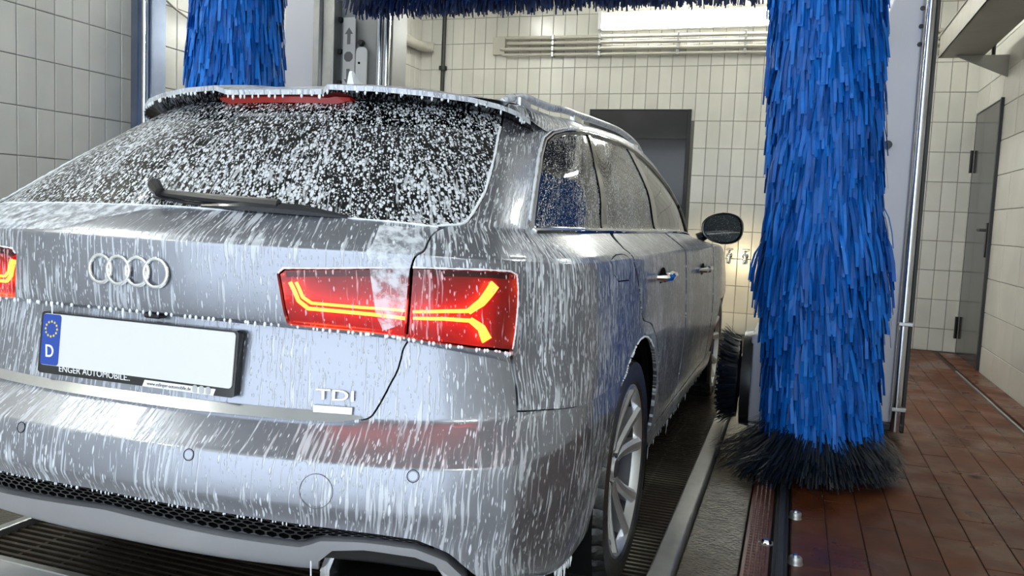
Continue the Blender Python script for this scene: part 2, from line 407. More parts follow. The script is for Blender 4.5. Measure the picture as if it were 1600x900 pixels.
# gutter cover with rows of holes beside the rail
gc = MB().box(1.25, 1.335, .48, 5.2, -.02, -.004, .002); gc.build('gutter_cover', M_['gutter_red'], floor)
stud = MB()
for yy in np.arange(.9, 3.2, .026):
    for j in range(4):
        x = 1.268+.017*j; stud.lathe([(.0001, .003), (.004, .003), (.006, -.004)], 6, (x, yy, -.001))
s_ = stud.build('gutter_studs', M_['gutter_red'], floor, True); s_['kind'] = 'stuff'

rail = MB(); rail.box(1.345, 1.39, .48, 7.0, -.03, .012, .002); rail.box(1.357, 1.378, .48, 7.0, .012, .045, .003)
tag(rail.build('gantry_rail', M_['dark_steel']), 'dark steel floor rail beside the red tiles', 'rail')
for i, (yy, lb) in enumerate([(1.47, 'round grey clamp on the floor rail nearest the viewer'), (1.92, 'round grey clamp on the floor rail nearer the blue brush')]):
    c = thing('rail_clamp', lb, 'clamp', (1.417, yy, 0), 'rail clamps')
    MB().lathe([(.0001, .024), (.018, .024), (.022, .019), (.022, .010), (.025, 0)], 20).build('cap', M_['galvanised'], c, True)
    MB().lathe([(.0001, .032), (.008, .032), (.008, .022)], 6).build('bolt', M_['steel_bright'], c)
bt = thing('floor_bolt', 'bright bolt head on the perforated gutter cover', 'bolt', (1.322, 1.62, -.004))
MB().lathe([(.0001, .014), (.013, .014), (.017, .008), (.02, 0)], 6).build('bolt_head', M_['steel_bright'], bt)
MB().lathe([(.019, .003), (.027, .003), (.027, 0)], 20).build('washer', M_['galvanised'], bt)
lf = MB(); lf.add([(0, 0, .004), (.05, .015, .012), (.09, 0, .006), (.05, -.02, .010), (.03, .03, .006), (.06, .035, .012)], [(0, 3, 1), (1, 3, 2), (0, 1, 4), (1, 5, 4)])
o = lf.build('dead_leaf', M_['gutter_red']); o.location = (2.16, 2.86, .002); tag(o, 'small brown leaf lying on the wet red tiles', 'leaf')

# ------------------------------------------------------------------ lamps
def tube_lamp(name, label, L, loc, rotz, flip=True):
    t = thing(name, label, 'lamp', loc, 'fluorescent lamps'); t.rotation_euler = (0, 0, rotz)
    MB().box(-L/2, L/2, -.07, .07, .02, .075, .008).build('housing', M_['lamp_white'], t)
    for yy in (-.035, .035):
        MB().tube([(-L/2+.05, yy, -.005), (L/2-.05, yy, -.005)], .014, 12).build('tube', M_['tube_light'], t, True)
    for sx in (-1, 1): MB().box(sx*(L/2-.03)-.02, sx*(L/2-.03)+.02, -.06, .06, -.025, .02, .004).build('end_cap', M_['lamp_white'], t)
    return t
for i, (x, y, lb) in enumerate([(-2.45, .2, 'fluorescent ceiling lamp on the left, over the rear of the car'), (2.05, 3.5, 'fluorescent ceiling lamp on the right, beside the gantry'), (-2.40, 3.3, 'fluorescent ceiling lamp on the left, beside the gantry'),  # left one by the gantry is added to brighten the left wall
        (-1.75, 5.6, 'fluorescent ceiling lamp on the left, near the back wall'), (1.75, 5.6, 'fluorescent ceiling lamp on the right, near the back wall'),  # this pair is added to brighten the back half of the bay
        (-2.45, -2.0, 'fluorescent ceiling lamp on the left, near the bay entrance'), (2.05, -1.3, 'fluorescent ceiling lamp on the right, near the bay entrance')]):
    tube_lamp('ceiling_lamp', lb, 1.5, (x, y, ZC-.08), math.pi/2)
wl = thing('wall_lamp', 'long bright fluorescent lamp above the pipes on the back wall', 'lamp', (.10, YB-.01, 3.0), 'fluorescent lamps')
MB().box(-.8, .95, -.06, 0, .02, .20, .006).build('reflector', M_['lamp_white'], wl)
MB().tube([(-.78, -.085, .16), (.93, -.085, .16)], .016, 12).build('tube', M_['tube_light'], wl, True)
MB().tube([(-.78, -.085, .06), (.93, -.085, .06)], .016, 12).build('tube', M_['tube_light'], wl, True)
for sx in (-.8, .95): MB().box(sx-.02, sx+.02, -.11, -.05, .02, .20, .004).build('end_cap', M_['lamp_white'], wl)

# pipes on the back wall
for i, z in enumerate((2.965, 2.91, 2.85, 2.79)):
    x0 = -1.72+.05*(i % 2)-.03*i
    p = thing('wall_pipe', ['topmost', 'second', 'third', 'lowest'][i]+' of the four grey pipes along the back wall', 'pipe', (0, 0, 0), 'pipes on the back wall')
    m = MB(); m.tube([(x0, YB-.01, z+.01), (x0, YB-.05, z+.006), (x0+.05, YB-.065, z), (2.55, YB-.065, z-.03)], .019 if i != 3 else .015, 10); m.build('pipe', M_['pipe_paint'], p, True)
    for xx in (-1.2, -.7, .1, .75, 1.6, 2.2): MB().box(xx-.012, xx+.012, YB-.09, YB-.005, z-.026, z+.02, .003).build('clip', M_['galvanised'], p)
jb = MB().box(-1.88, -1.74, YB-.05, YB-.005, 2.80, 2.99, .006)
tag(jb.build('junction_box', M_['pipe_paint']), 'small box where the four wall pipes begin', 'box')
p = thing('down_pipe', 'thin dark vertical pipe near the left corner of the back wall', 'pipe')
MB().tube([(-2.46, YB-.04, 0), (-2.46, YB-.04, 3.4)], .022, 10).build('pipe', M_['dark_steel'], p, True)
MB().lathe([(.024, -.02), (.045, -.02), (.045, .02), (.024, .02)], 14, (-2.46, YB-.04, 2.67)).build('flange', M_['dark_steel'], p, True)
p = thing('water_pipe', 'thick cream pipe along the upper left wall', 'pipe')
MB().tube([(XL+.08, 4.0, 2.83), (XL+.08, 7.08, 2.89), (XL+.11, 7.14, 2.89), (XL+.19, 7.17, 2.89)], .055, 14).build('pipe', M_['pipe_paint'], p, True)
for yy in (5.2, 6.6): MB().box(XL+.010, XL+.13, yy-.012, yy+.012, 2.77+.02*(yy-4)/3, 2.79+.02*(yy-4)/3+.01, .002).build('bracket', M_['galvanised'], p)
tag(MB().tube([(XL+.02, 3.16, 2.46), (XL+.025, 3.35, 2.38), (XL+.022, 3.5, 2.34), (XL+.02, 3.7, 2.30), (XL+.02, 4.3, 2.28)], .008, 8).build('wall_cable', M_['pipe_paint'], None, True), 'thin cable sagging across the left wall tiles', 'cable')

# taps on the back wall
for x, lb in ((.73, 'left one of two small chrome taps on the back wall'), (.885, 'right one of two small chrome taps on the back wall')):
    t = thing('tap', lb, 'tap', (x, YB-.008, .79), 'taps on the back wall')
    MB().lathe([(.0001, 0), (.03, 0), (.03, .012), (.015, .02), (.015, .05)], 14, ax='y').build('wall_flange', M_['chrome'], t, True)
    t.children[0].rotation_euler = (0, 0, math.pi)
    MB().tube([(0, -.04, 0), (0, -.08, 0), (0, -.11, -.02), (0, -.12, -.08)], .017, 10).build('spout', M_['chrome'], t, True)
    MB().tube([(0, -.06, .01), (0, -.06, .05)], .011, 8).build('stem', M_['chrome'], t, True)
    MB().box(-.035, .035, -.07, -.05, .05, .065, .005).build('handle', M_['chrome'], t)

# trough on brackets at the upper right
tr = thing('cable_trough', 'grey metal trough on brackets at the upper right wall', 'trough')
b = MB(); x0, x1, z0, z1 = 2.33, 2.64, 2.50, 2.67
b.box(x0, x1, .5, 6.2, z0, z0+.006); b.box(x0, x0+.006, .5, 6.2, z0, z1); b.box(x1-.006, x1, .5, 6.2, z0, z1); b.box(x0, x1, 6.194, 6.2, z0, z1)
b.build('channel', M_['tray_paint'], tr)
MB().box(x0-.008, x1+.008, .5, 6.21, z1, z1+.012, .003).build('cover', M_['tray_paint'], tr)
for yy in (6.1, 4.2, 2.3):
    MB().prism([(x0+.1, z0-.002), (XR_-.010, z0-.002), (XR_-.010, z0-.17)], lambda a, c, yy=yy: (a, yy-.012, c), lambda a, c, yy=yy: (a, yy+.012, c)).build('bracket', M_['tray_paint'], tr)
    MB().tube([(2.70, yy, z0), (2.70, yy, z0+.07), (2.70, yy-.05, z0+.10)], .014, 8).build('conduit', M_['dark_steel'], tr, True)

# steel column at the left wall
cl = thing('steel_column', 'bluish bare steel column standing by the left wall', 'column', (-2.62, 3.0, 0))
cm = MB(); cm.box(-.075, .075, -.06, -.052, 0, 3.45); cm.box(-.075, -.025, -.075, -.06, 0, 3.45); cm.box(-.075, -.067, -.052, .06, 0, 3.45); cm.box(.067, .075, -.052, .06, 0, 3.45); cm.build('profile', M_['blue_steel'], cl)
MB().tube([(.035, -.075, 0), (.035, -.075, 3.4)], .02, 12).build('tube', M_['steel_bright'], cl, True)
MB().box(-.11, .11, -.10, .10, 0, .012, .002).build('foot_plate', M_['galvanised'], cl)

# ------------------------------------------------------------------ the car: one smooth body surface, cut into its panels
# --- body surface: rows v (bottom to roof), columns s (rear centre, corner, side, front centre)
YS=[.62,.85,1.11,1.5,2.3,3.1,3.75]          # side stations for s=7..13
XR=np.array([0,.2,.4,.58,.70,.79,.845])      # rear columns at reference row
YR=np.array([0,.004,.026,.060,.093,.145,.222])
# v: rear(yc,zc) , corner(kx, ky, dz) , W, zside, front: (x14,y14,z14),(x15,y15,z15),(y16,z16)
ROWS=[
#   yc    zc    kx    ky  dz     W    zs    fz    fy
( .16, .350, .97,1.0,-.03, .860,.235,.20,4.80),
( .056,.362,1.00,1.0,.01, .895,.285,.24,4.86),
( .022,.440,1.01,1.0,.00, .912,.370,.34,4.90),
( .016,.478,1.02,1.0,.00, .920,.430,.42,4.92),
( .000,.515,1.03,1.05,.00, .927,.500,.50,4.93),
( .004,.560,1.03,1.05,.00, .932,.560,.56,4.93),
( .012,.596,1.03,1.05,.00, .935,.598,.60,4.92),
( .024,.606,1.027,1.05,.00, .9355,.610,.62,4.91),
( .088,.652,1.00,1.10,.01, .9365,.660,.66,4.90),
( .098,.662,.995,1.14,.01, .937,.675,.68,4.89),
( .108,.720,.985,1.16,-.005, .937,.720,.70,4.87),
( .126,.825,.972,1.10,-.05, .934,.770,.75,4.84),
( .128,.842,.969,1.09,-.053, .9335,.786,.77,4.82),
( .098,.854,.966,1.23,-.053, .933,.800,.78,4.80),
( .088,.930,.962,1.28,-.02, .927,.905,.82,4.72),
( .085,1.004,.955,1.30,-.006, .919,.982,.85,4.62),
( .095,1.018,.950,1.30,-.010, .906,.997,.87,4.50),
( .185,1.070,.895,1.10,-.014, .832,1.054,.96,3.98),
( .205,1.082,.880,1.10,-.016, .817,1.067,.985,3.85),
( .345,1.190,.825,1.35,-.01, .775,1.190,1.12,3.72),
( .510,1.305,.755,1.60,.00, .715,1.305,1.24,3.52),
( .630,1.378,.710,1.70,.00, .665,1.382,1.33,3.34),
( .680,1.412,.66,1.70,.0, .615,1.425,1.375,3.22),
( .80,1.438,.48,1.6,.0, .440,1.450,1.40,3.12),
(1.05,1.450,.0,.4,.0, .0,1.462,1.415,3.02),
]
NV=len(ROWS); NS=17
def build_net():
    G=np.zeros((NV,NS,3))
    for i,(yc,zc,kx,ky,dz,W,zs,fz,fy) in enumerate(ROWS):
        gh=max(0,min(1,(i-16)/5.0))       # greenhouse-ness
        xr=XR*kx; yr=yc+YR*ky
        t=(np.arange(7)/6.)**2
        G[i,:7,0]=xr; G[i,:7,1]=yr; G[i,:7,2]=zc+dz*t+(zs-zc)*np.clip((np.arange(7)-3)/4.,0,1)*.5
        y6=yr[6]; front=fy
        # side stations run from behind the corner to the front corner
        yE=min(3.75,front-.25) if i<17 else front-.12-.35*(1-gh)
        ys=np.array(YS); ys=y6+.18+(ys-ys[0])*(yE-y6-.18)/(ys[-1]-ys[0])
        if i<17:
            ys=np.array([max(y6+.16,.50),.85,1.11,1.5,2.3,3.1,min(3.75,front-.25)])
        w=W*np.ones(7)
        x6=xr[6]
        if i<17:
            w[0]=x6+(W-x6)*.72; w[1]=x6+(W-x6)*.94; w[4]=W*1.004; w[5]=W*1.012; w[6]=W*1.02
        else:
            w[0]=x6+(W-x6)*.45; w[1]=x6+(W-x6)*.8; w[2]=W*.985;w[3]=W; w[4]=W*1.005; w[5]=W*.985; w[6]=W*.93
        z=zs*np.ones(7)
        if i>=17:
            d=np.array([0,0,0,0,0,-.2,-.75]); z=zs+d*(zs-fz)
            lift=np.array([-.5,-.25,-.1,.2,.6,.2,0])*.025*max(0,min(1,(i-19)/3.)); z=z+lift
        elif i>=9: z=zs+np.array([0,0,0,0,-.006,-.012,-.03])*(1 if i>13 else .6)
        G[i,7:14,0]=w; G[i,7:14,1]=ys; G[i,7:14,2]=z
        yF=ys[-1]
        G[i,14]=(W*(.95 if i<17 else .86),yF+(front-yF)*.60,fz+(z[-1]-fz)*.35)
        G[i,15]=(W*.60,yF+(front-yF)*.93,fz)
        G[i,16]=(0,front,fz+.0)
    return G
NET=build_net()
def pchip_w(P,v):
    # P (n, ...) rows uniform; monotone cubic
    n=len(P); d=P[1:]-P[:-1]
    m=np.zeros_like(P); a,b=d[:-1],d[1:]
    with np.errstate(divide='ignore',invalid='ignore'):
        h=np.where(a*b>0,2*a*b/(a+b+1e-12*np.sign(a+b)),0)
    m[1:-1]=np.nan_to_num(h); m[0]=d[0]; m[-1]=d[-1]
    return m
M=pchip_w(NET,None)
def surf(s,v):
    s=np.asarray(s,float); v=np.asarray(v,float)
    s,v=np.broadcast_arrays(s,v)
    sg=np.where(s<0,-1.,1.); sa=np.clip(np.abs(s),0,NS-1-1e-9); v=np.clip(v,0,NV-1-1e-9)
    i=np.floor(v).astype(int); t=v-i; t=t[...,None]
    def row(c):
        p0=NET[i,c];p1=NET[i+1,c];m0=M[i,c];m1=M[i+1,c]
        return (2*t**3-3*t**2+1)*p0+(t**3-2*t**2+t)*m0+(-2*t**3+3*t**2)*p1+(t**3-t**2)*m1
    j=np.floor(sa).astype(int); u=(sa-j)[...,None]
    def col(k):
        neg=k<0; big=k>NS-1
        kk=np.where(neg,-k,np.where(big,2*(NS-1)-k,k))
        r=row(kk); mir=(neg|big)[...,None]
        return np.where(mir,r*np.array([-1,1,1]),r)
    a,b,c,d=col(j-1),col(j),col(j+1),col(j+2)
    p=.5*((2*b)+(-a+c)*u+(2*a-5*b+4*c-d)*u**2+(-a+3*b-3*c+d)*u**3)
    p=p.copy(); p[...,0]*=sg
    return p
def normal(s,v,e=1e-3):
    a=surf(s+e,v)-surf(s-e,v); b=surf(s,np.minimum(v+e,NV-1))-surf(s,np.maximum(v-e,0))
    n=np.cross(a,b); return n/(np.linalg.norm(n,axis=-1,keepdims=True)+1e-12)

# running lengths for the UV map (metres round the car / metres down the surface)
_sg = np.linspace(0, 16, 161); _vg = np.linspace(0, 24, 241)
_PG = surf(_sg[:, None], _vg[None, :])
_UA = np.concatenate([[0], np.cumsum(np.linalg.norm(np.diff(surf(_sg, np.full(161, 10.)), axis=0), axis=1))])
_VA = np.concatenate([np.zeros((161, 1)), np.cumsum(np.linalg.norm(np.diff(_PG, axis=1), axis=2), axis=1)], 1)
def uv_of(s, v):
    s = np.asarray(s, float); v = np.asarray(v, float); sa = np.abs(s)
    U = np.interp(sa, _sg, _UA)*np.sign(s)
    i = np.clip((sa*10).astype(int), 0, 159); a = np.clip(sa*10-i, 0, 1); j = np.clip((v*10).astype(int), 0, 239); b = np.clip(v*10-j, 0, 1)
    V = (_VA[i, j]*(1-a)+_VA[i+1, j]*a)*(1-b)+(_VA[i, j+1]*(1-a)+_VA[i+1, j+1]*a)*b
    return np.stack([U, V], -1)
def inv_yz(y, z, s, v):
    """surface parameters of the point of the flank at side-view position (y, z)"""
    q = np.array([s, v], float)
    for _ in range(60):
        c = surf(q[0], q[1])[1:]; e = np.array([y, z])-c
        J = np.stack([(surf(q[0]+1e-4, q[1])[1:]-c)/1e-4, (surf(q[0], q[1]+1e-4)[1:]-c)/1e-4], 1)
        q = q+np.clip(np.linalg.lstsq(J, e, rcond=.01)[0], -.3, .3)
        q[1] = min(max(q[1], 0), 23.9)
    return tuple(q)
def arc(yc, r, a0, a1, n=14, zc=.34):
    out = []
    s, v = (9, 9) if yc < 2.5 else (13, 9)
    for k in range(n+1):
        a = math.radians(a0+(a1-a0)*k/n); y = yc+r*math.cos(a); z = zc+r*math.sin(a)
        z = max(z, .26); s, v = inv_yz(y, z, s, v); out.append((s, v))
    return out
def dens(loop, step=.14):
    out = []
    for i, a in enumerate(loop):
        b = loop[(i+1) % len(loop)]; n = max(1, int(math.ceil(math.hypot(b[0]-a[0], b[1]-a[1])/step)))
        for k in range(n): out.append((a[0]+(b[0]-a[0])*k/n, a[1]+(b[1]-a[1])*k/n))
    return out
def chaikin(p, keep=()):
    out = []
    for i, a in enumerate(p):
        b = p[(i+1) % len(p)]
        out += [(a[0]*.8+b[0]*.2, a[1]*.8+b[1]*.2), (a[0]*.2+b[0]*.8, a[1]*.2+b[1]*.8)]
    return out
def inside(pts, loop):
    x, y = pts[:, 0], pts[:, 1]; c = np.zeros(len(pts), bool); n = len(loop)
    for i in range(n):
        x1, y1 = loop[i]; x2, y2 = loop[(i+1) % n]
        if y1 == y2: continue
        t = ((y1 > y) != (y2 > y)) & (x < (x2-x1)*(y-y1)/(y2-y1)+x1); c ^= t
    return c
def area2(l): return sum(l[i][0]*l[(i+1) % len(l)][1]-l[(i+1) % len(l)][0]*l[i][1] for i in range(len(l)))
def mirrored(right):
    """right half starting and ending on s = 0 -> full loop"""
    return list(right)+[(-s, v) for s, v in right[::-1] if s > 1e-6]
def flip(loop): return [(-s, v) for s, v in loop][::-1]
def panel_geo(loops, gap=.0022, depth=.012, off=0., ds=.16, dv=.2):
    LP = []
    for i, l in enumerate(loops):
        l = dens(l)
        if (area2(l) > 0) != (i == 0): l = l[::-1]
        q = np.array(l); P = surf(q[:, 0], q[:, 1]); T = np.roll(P, -1, 0)-np.roll(P, 1, 0)
        Nn = normal(q[:, 0], q[:, 1]); D = np.cross(Nn, T); D /= np.linalg.norm(D, axis=1, keepdims=True)+1e-9
        if gap:
            e = 1e-3
            A = (surf(q[:, 0]+e, q[:, 1])-surf(q[:, 0]-e, q[:, 1]))/(2*e); B = (surf(q[:, 0], q[:, 1]+e)-surf(q[:, 0], q[:, 1]-e))/(2*e)
            for k in range(len(q)):
                d = np.linalg.lstsq(np.stack([A[k], B[k]], 1), D[k]*gap, rcond=.05)[0]; q[k] += np.clip(d, -.06, .06)
        q[:, 1] = np.clip(q[:, 1], 0, 24)
        LP.append(q)
    allb = np.concatenate(LP); lo = allb.min(0); hi = allb.max(0)
    gs = np.arange(math.floor(lo[0]/ds)*ds, hi[0]+ds, ds); gv = np.arange(math.floor(lo[1]/dv)*dv, hi[1]+dv, dv)
    G = np.stack(np.meshgrid(gs, gv, indexing='ij'), -1).reshape(-1, 2)+1e-5
    ins = inside(G, LP[0])
    for h in LP[1:]: ins &= ~inside(G, h)
    G = G[ins]
    if len(G):
        d = np.min(np.hypot(G[:, None, 0]-allb[None, :, 0], G[:, None, 1]-allb[None, :, 1]), 1); G = G[d > .06]
    pts = np.concatenate([allb, G]) if len(G) else allb
    edges = []; k = 0
    for q in LP:
        n = len(q); edges += [(k+i, k+(i+1) % n) for i in range(n)]; k += n
    rv, re_, rf, _, _, _ = delaunay_2d_cdt([Vector(p) for p in pts.tolist()], edges, [], 0, 1e-6)
    Q = np.array([v[:] for v in rv]); tri = np.array([f[:] for f in rf])
    cen = Q[tri].mean(1); m = inside(cen, LP[0])
    for h in LP[1:]: m &= ~inside(cen, h)
    tri = tri[m]
    # orient
    a = Q[tri]; ar = (a[:, 1, 0]-a[:, 0, 0])*(a[:, 2, 1]-a[:, 0, 1])-(a[:, 2, 0]-a[:, 0, 0])*(a[:, 1, 1]-a[:, 0, 1]); tri[ar < 0] = tri[ar < 0][:, ::-1]
    Nn = normal(Q[:, 0], Q[:, 1]); P = surf(Q[:, 0], Q[:, 1])+Nn*off
    V = [P]; Nr = [Nn]; UV = [uv_of(Q[:, 0], Q[:, 1])]; F = tri.tolist(); base = len(P)
    if depth:
        for q in LP:
            n = len(q); nn = normal(q[:, 0], q[:, 1]); p0 = surf(q[:, 0], q[:, 1])+nn*off; p1 = p0-nn*depth
            T = np.roll(p0, -1, 0)-np.roll(p0, 1, 0); o = np.cross(T, nn); o /= np.linalg.norm(o, axis=1, keepdims=True)+1e-9
            V += [p0, p1]; Nr += [o, o]; u = uv_of(q[:, 0], q[:, 1]); UV += [u, u]
            F += [(base+i, base+n+i, base+n+(i+1) % n, base+(i+1) % n) for i in range(n)]; base += 2*n
    return np.concatenate(V), F, np.concatenate(Nr), np.concatenate(UV)
def skin_mesh(name, V, F, Nr, UV):
    me = bpy.data.meshes.new(name); me.from_pydata(V.tolist(), [], F); me.update()
    me.polygons.foreach_set('use_smooth', [True]*len(me.polygons))
    uvl = me.uv_layers.new(name='UVMap'); li = np.zeros(len(me.loops), int); me.loops.foreach_get('vertex_index', li)
    uvl.data.foreach_set('uv', UV[li].astype(np.float32).ravel())
    me.normals_split_custom_set_from_vertices([tuple(n) for n in Nr])
    return me
def panel(name, loops, mat, parent, label=None, **kw):
    if not isinstance(loops[0][0], (list, tuple)): loops = [loops]
    me = skin_mesh(name, *panel_geo(loops, **kw)); o = link(name, me, M_[mat], parent)
    if label: o['label'] = label
    return o
def both(name, loops, mat, parent, labels=None, **kw):
    if not isinstance(loops[0][0], (list, tuple)): loops = [loops]
    a = panel(name, loops, mat, parent, **kw); b = panel(name, [flip(l) for l in loops], mat, parent, **kw)
    return a, b

car = thing('estate_car', 'silver estate car with red tail lights, running with white foam', 'car')
RA, FA, AR = 1.114, 4.026, .410                      # axles, arch radius
GAP_T = [(4.08, 16.9), (3.78, 16.37), (3.59, 15.1), (3.49, 14.58)]
GAP_B = [(3.36, 13.03), (3.33, 12.1), (3.22, 10.7), (3.05, 10.15), (2.92, 9.62), (2.78, 9.05), (2.60, 8.78)]
def smooth_line(p, n=4):
    out = []
    for i in range(len(p)-1):
        a, b, c, d = p[max(i-1, 0)], p[i], p[i+1], p[min(i+2, len(p)-1)]
        for k in range(n):
            t = k/n; out.append(tuple(.5*(2*b[j]+(c[j]-a[j])*t+(2*a[j]-5*b[j]+4*c[j]-d[j])*t*t+(-a[j]+3*b[j]-3*c[j]+d[j])*t**3) for j in (0, 1)))
    return out+[p[-1]]
GAP_T = smooth_line(GAP_T); GAP_B = smooth_line(GAP_B)
LI = [(1.86, 14.28), (1.92, 14.38), (2.31, 14.44), (2.91, 14.51), (3.47, 14.57), (3.43, 13.82), (3.37, 13.1), (2.74, 13.03), (2.29, 13.03), (1.96, 13.05), (1.91, 13.54)]
LO = [(3.53, 14.59), (4.16, 14.64), (4.91, 14.67), (5.50, 14.66), (5.66, 14.59), (5.69, 14.4), (5.69, 13.97), (5.64, 13.57), (5.58, 13.33), (5.50, 13.28), (5.19, 13.24), (4.68, 13.19), (4.07, 13.14), (3.41, 13.08), (3.47, 13.76)]
WB = [(0, 17.78), (.4, 17.7), (1.64, 17.45), (2.65, 17.12), (3.44, 16.97)]
WRt = [(4.40, 17.6), (4.73, 18.31), (4.90, 18.71), (4.94, 19.47), (4.92, 20.18), (4.86, 21.0)]

tailgate = panel('tailgate', mirrored(WB+GAP_T+[(2.91, 14.54), (2.31, 14.46), (1.90, 14.41), (1.83, 14.28), (1.88, 13.54), (1.93, 13.02), (2.29, 13.005), (2.74, 13.005)]+GAP_B+[(1.9, 8.74), (0, 8.74)]), 'paint_tailgate', car, ds=.14, dv=.16, gap=.0014)
bumper_top = [(0, 8.56), (1.9, 8.56), (2.61, 8.66)]+[(s+.008, v) for s, v in GAP_B[::-1]][1:-1]+[(3.375, 13.03), (4.07, 13.09), (4.68, 13.14), (5.19, 13.19), (5.53, 13.24), (5.55, 10.6), (5.54, 9.24), (6.25, 8.88), (6.61, 8.68), (7.06, 8.42)]
arc_b = arc(RA, AR, 127, 186, 10)
GT = [(4.91, 1.24), (4.36, 1.98), (3.78, 2.48), (2.92, 2.5), (2.34, 2.61), (1.79, 2.73), (.33, 2.9), (0, 2.9)]
bumper = panel('rear_bumper', mirrored(bumper_top+arc_b+[(7.27, .9), (6.85, .8), (5.91, .7), (5.2, .95)]+GT), 'paint_bumper', car, ds=.14, dv=.16, gap=.0014)
Q_loop = [(3.53, 14.62)]+[(s+.012, v) for s, v in GAP_T[::-1]][1:-1]+[(4.10, 16.88)]+[(s+.04, v) for s, v in WRt]+[(5.2, 21.75), (6, 21.95), (7.5, 22.05), (10, 22.05), (12.4, 22.05), (13.2, 21.4), (13.35, 19), (13.0, 17.3), (12.75, 16.95)]
DLO = [(12.62, 17.1), (12.72, 18.4), (12.5, 19.2), (11.98, 19.87), (11.37, 20.50), (10.81, 20.90), (10.24, 21.12), (9.11, 21.16), (7.97, 20.98), (7.08, 20.72), (6.66, 20.42), (6.44, 20.05), (6.37, 19.54), (6.37, 18.89), (6.44, 18.3), (6.50, 17.55), (6.7, 17.38), (7.5, 17.3), (9.15, 17.2)]
Q_loop += DLO+[(9.2, 17.1), (8.64, 16.3), (8.55, 14.77), (8.79, 13.94)]+arc(RA, .455, 66, -14, 10)+arc(RA, AR, -14, 127, 22)
Q_loop += [(7.06, 8.45), (6.61, 8.71), (6.25, 8.91), (5.57, 9.27), (5.58, 10.6), (5.60, 13.27), (5.67, 13.57), (5.72, 13.97), (5.72, 14.45), (5.68, 14.63), (5.5, 14.69), (4.91, 14.70), (4.16, 14.67)]
FUEL = chaikin([(7.72, 14.3), (8.40, 14.25), (8.42, 15.6), (8.35, 16.1), (7.9, 16.1), (7.65, 15.4)])
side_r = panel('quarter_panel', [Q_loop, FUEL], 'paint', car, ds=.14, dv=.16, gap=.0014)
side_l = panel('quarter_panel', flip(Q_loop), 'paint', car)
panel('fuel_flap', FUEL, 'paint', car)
arc_d = arc(RA, .459, 64, -14, 10)
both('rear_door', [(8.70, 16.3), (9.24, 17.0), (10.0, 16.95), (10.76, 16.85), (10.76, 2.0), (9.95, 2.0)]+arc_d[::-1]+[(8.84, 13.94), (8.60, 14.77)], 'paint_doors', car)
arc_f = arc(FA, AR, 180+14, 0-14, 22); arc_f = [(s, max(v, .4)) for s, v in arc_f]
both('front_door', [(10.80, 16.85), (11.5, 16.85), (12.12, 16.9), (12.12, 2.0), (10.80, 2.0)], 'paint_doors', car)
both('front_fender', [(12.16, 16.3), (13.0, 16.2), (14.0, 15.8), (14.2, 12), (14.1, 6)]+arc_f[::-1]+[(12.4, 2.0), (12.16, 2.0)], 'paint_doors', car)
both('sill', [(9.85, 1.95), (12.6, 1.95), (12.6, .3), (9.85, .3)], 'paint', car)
hood = [(12.16, 16.9), (12.16, 16.4), (13.0, 16.25), (14.0, 15.85), (15, 15.6), (15.999, 15.5), (15.999, 17.6), (14, 17.3), (13.0, 17.0)]
both('bonnet', hood, 'paint_doors', car, gap=.001)
both('front_bumper', [(14.15, 6), (14.25, 12), (14.05, 15.7), (15, 15.5), (15.999, 15.4), (15.999, .2), (14.3, .2), (13.95, 2.4)], 'paint_doors', car, gap=.001)
both('windscreen', [(13.4, 17.4), (14, 17.5), (15.999, 17.8), (15.999, 21.6), (13.5, 21.5), (13.42, 19)], 'front_glass', car, off=-.004, gap=.001)
# roof skin
rs = np.concatenate([np.arange(-16, 0, .2), np.arange(0, 16.01, .2)]); rv_ = np.linspace(22, 23.98, 10)
Sg, Vg = np.meshgrid(rs, rv_, indexing='ij'); Pg = surf(Sg.ravel(), Vg.ravel()); ng = normal(Sg.ravel(), Vg.ravel()); n_ = len(rv_)
bad = ng[:, 2] < .2; ng[bad] = (0, 0, 1)
Fq = [(i*n_+j, (i+1)*n_+j, (i+1)*n_+j+1, i*n_+j+1) for i in range(len(rs)-1) for j in range(n_-1)]
link('roof', skin_mesh('roof', Pg, Fq, ng, np.stack([Pg[:, 0], Pg[:, 1]], -1)), M_['paint_roof'], car)
# black shell put behind the panels to make their gaps dark
shell = [(-12.3, .6), (12.3, .6), (12.3, 16.6), (9, 16.8), (6.6, 16.8), (4.4, 16.9), (3.4, 16.7), (0, 17.3), (-3.4, 16.7), (-4.4, 16.9), (-6.6, 16.8), (-9, 16.8), (-12.3, 16.6)]
holes = []
for yc in (RA,):
    hcirc = arc(yc, AR-.004, 200, -20, 20); hcirc = [(s, max(v, .7)) for s, v in hcirc]; holes += [hcirc, flip(hcirc)]
panel('inner_body', [shell]+holes, 'inner_black', car, off=-.045, gap=0, depth=0, ds=.2, dv=.33)
both('pillar_backing', [(4.2, 17.0), (4.6, 18.3), (4.8, 19.4), (4.78, 21.3), (5.3, 21.4), (5.3, 19.4), (5.2, 18.0), (4.9, 17.0)], 'inner_black', car, off=-.016, gap=0, depth=0)  # black strip darkening the tailgate gap beside the pillar
MB().box(-.72, .72, .75, 4.7, .19, .26).build('underbody', M_['inner_black'], car)
MB().box(-.60, .60, .45, .70, .26, .38, .03).build('silencer', M_['inner_black'], car)

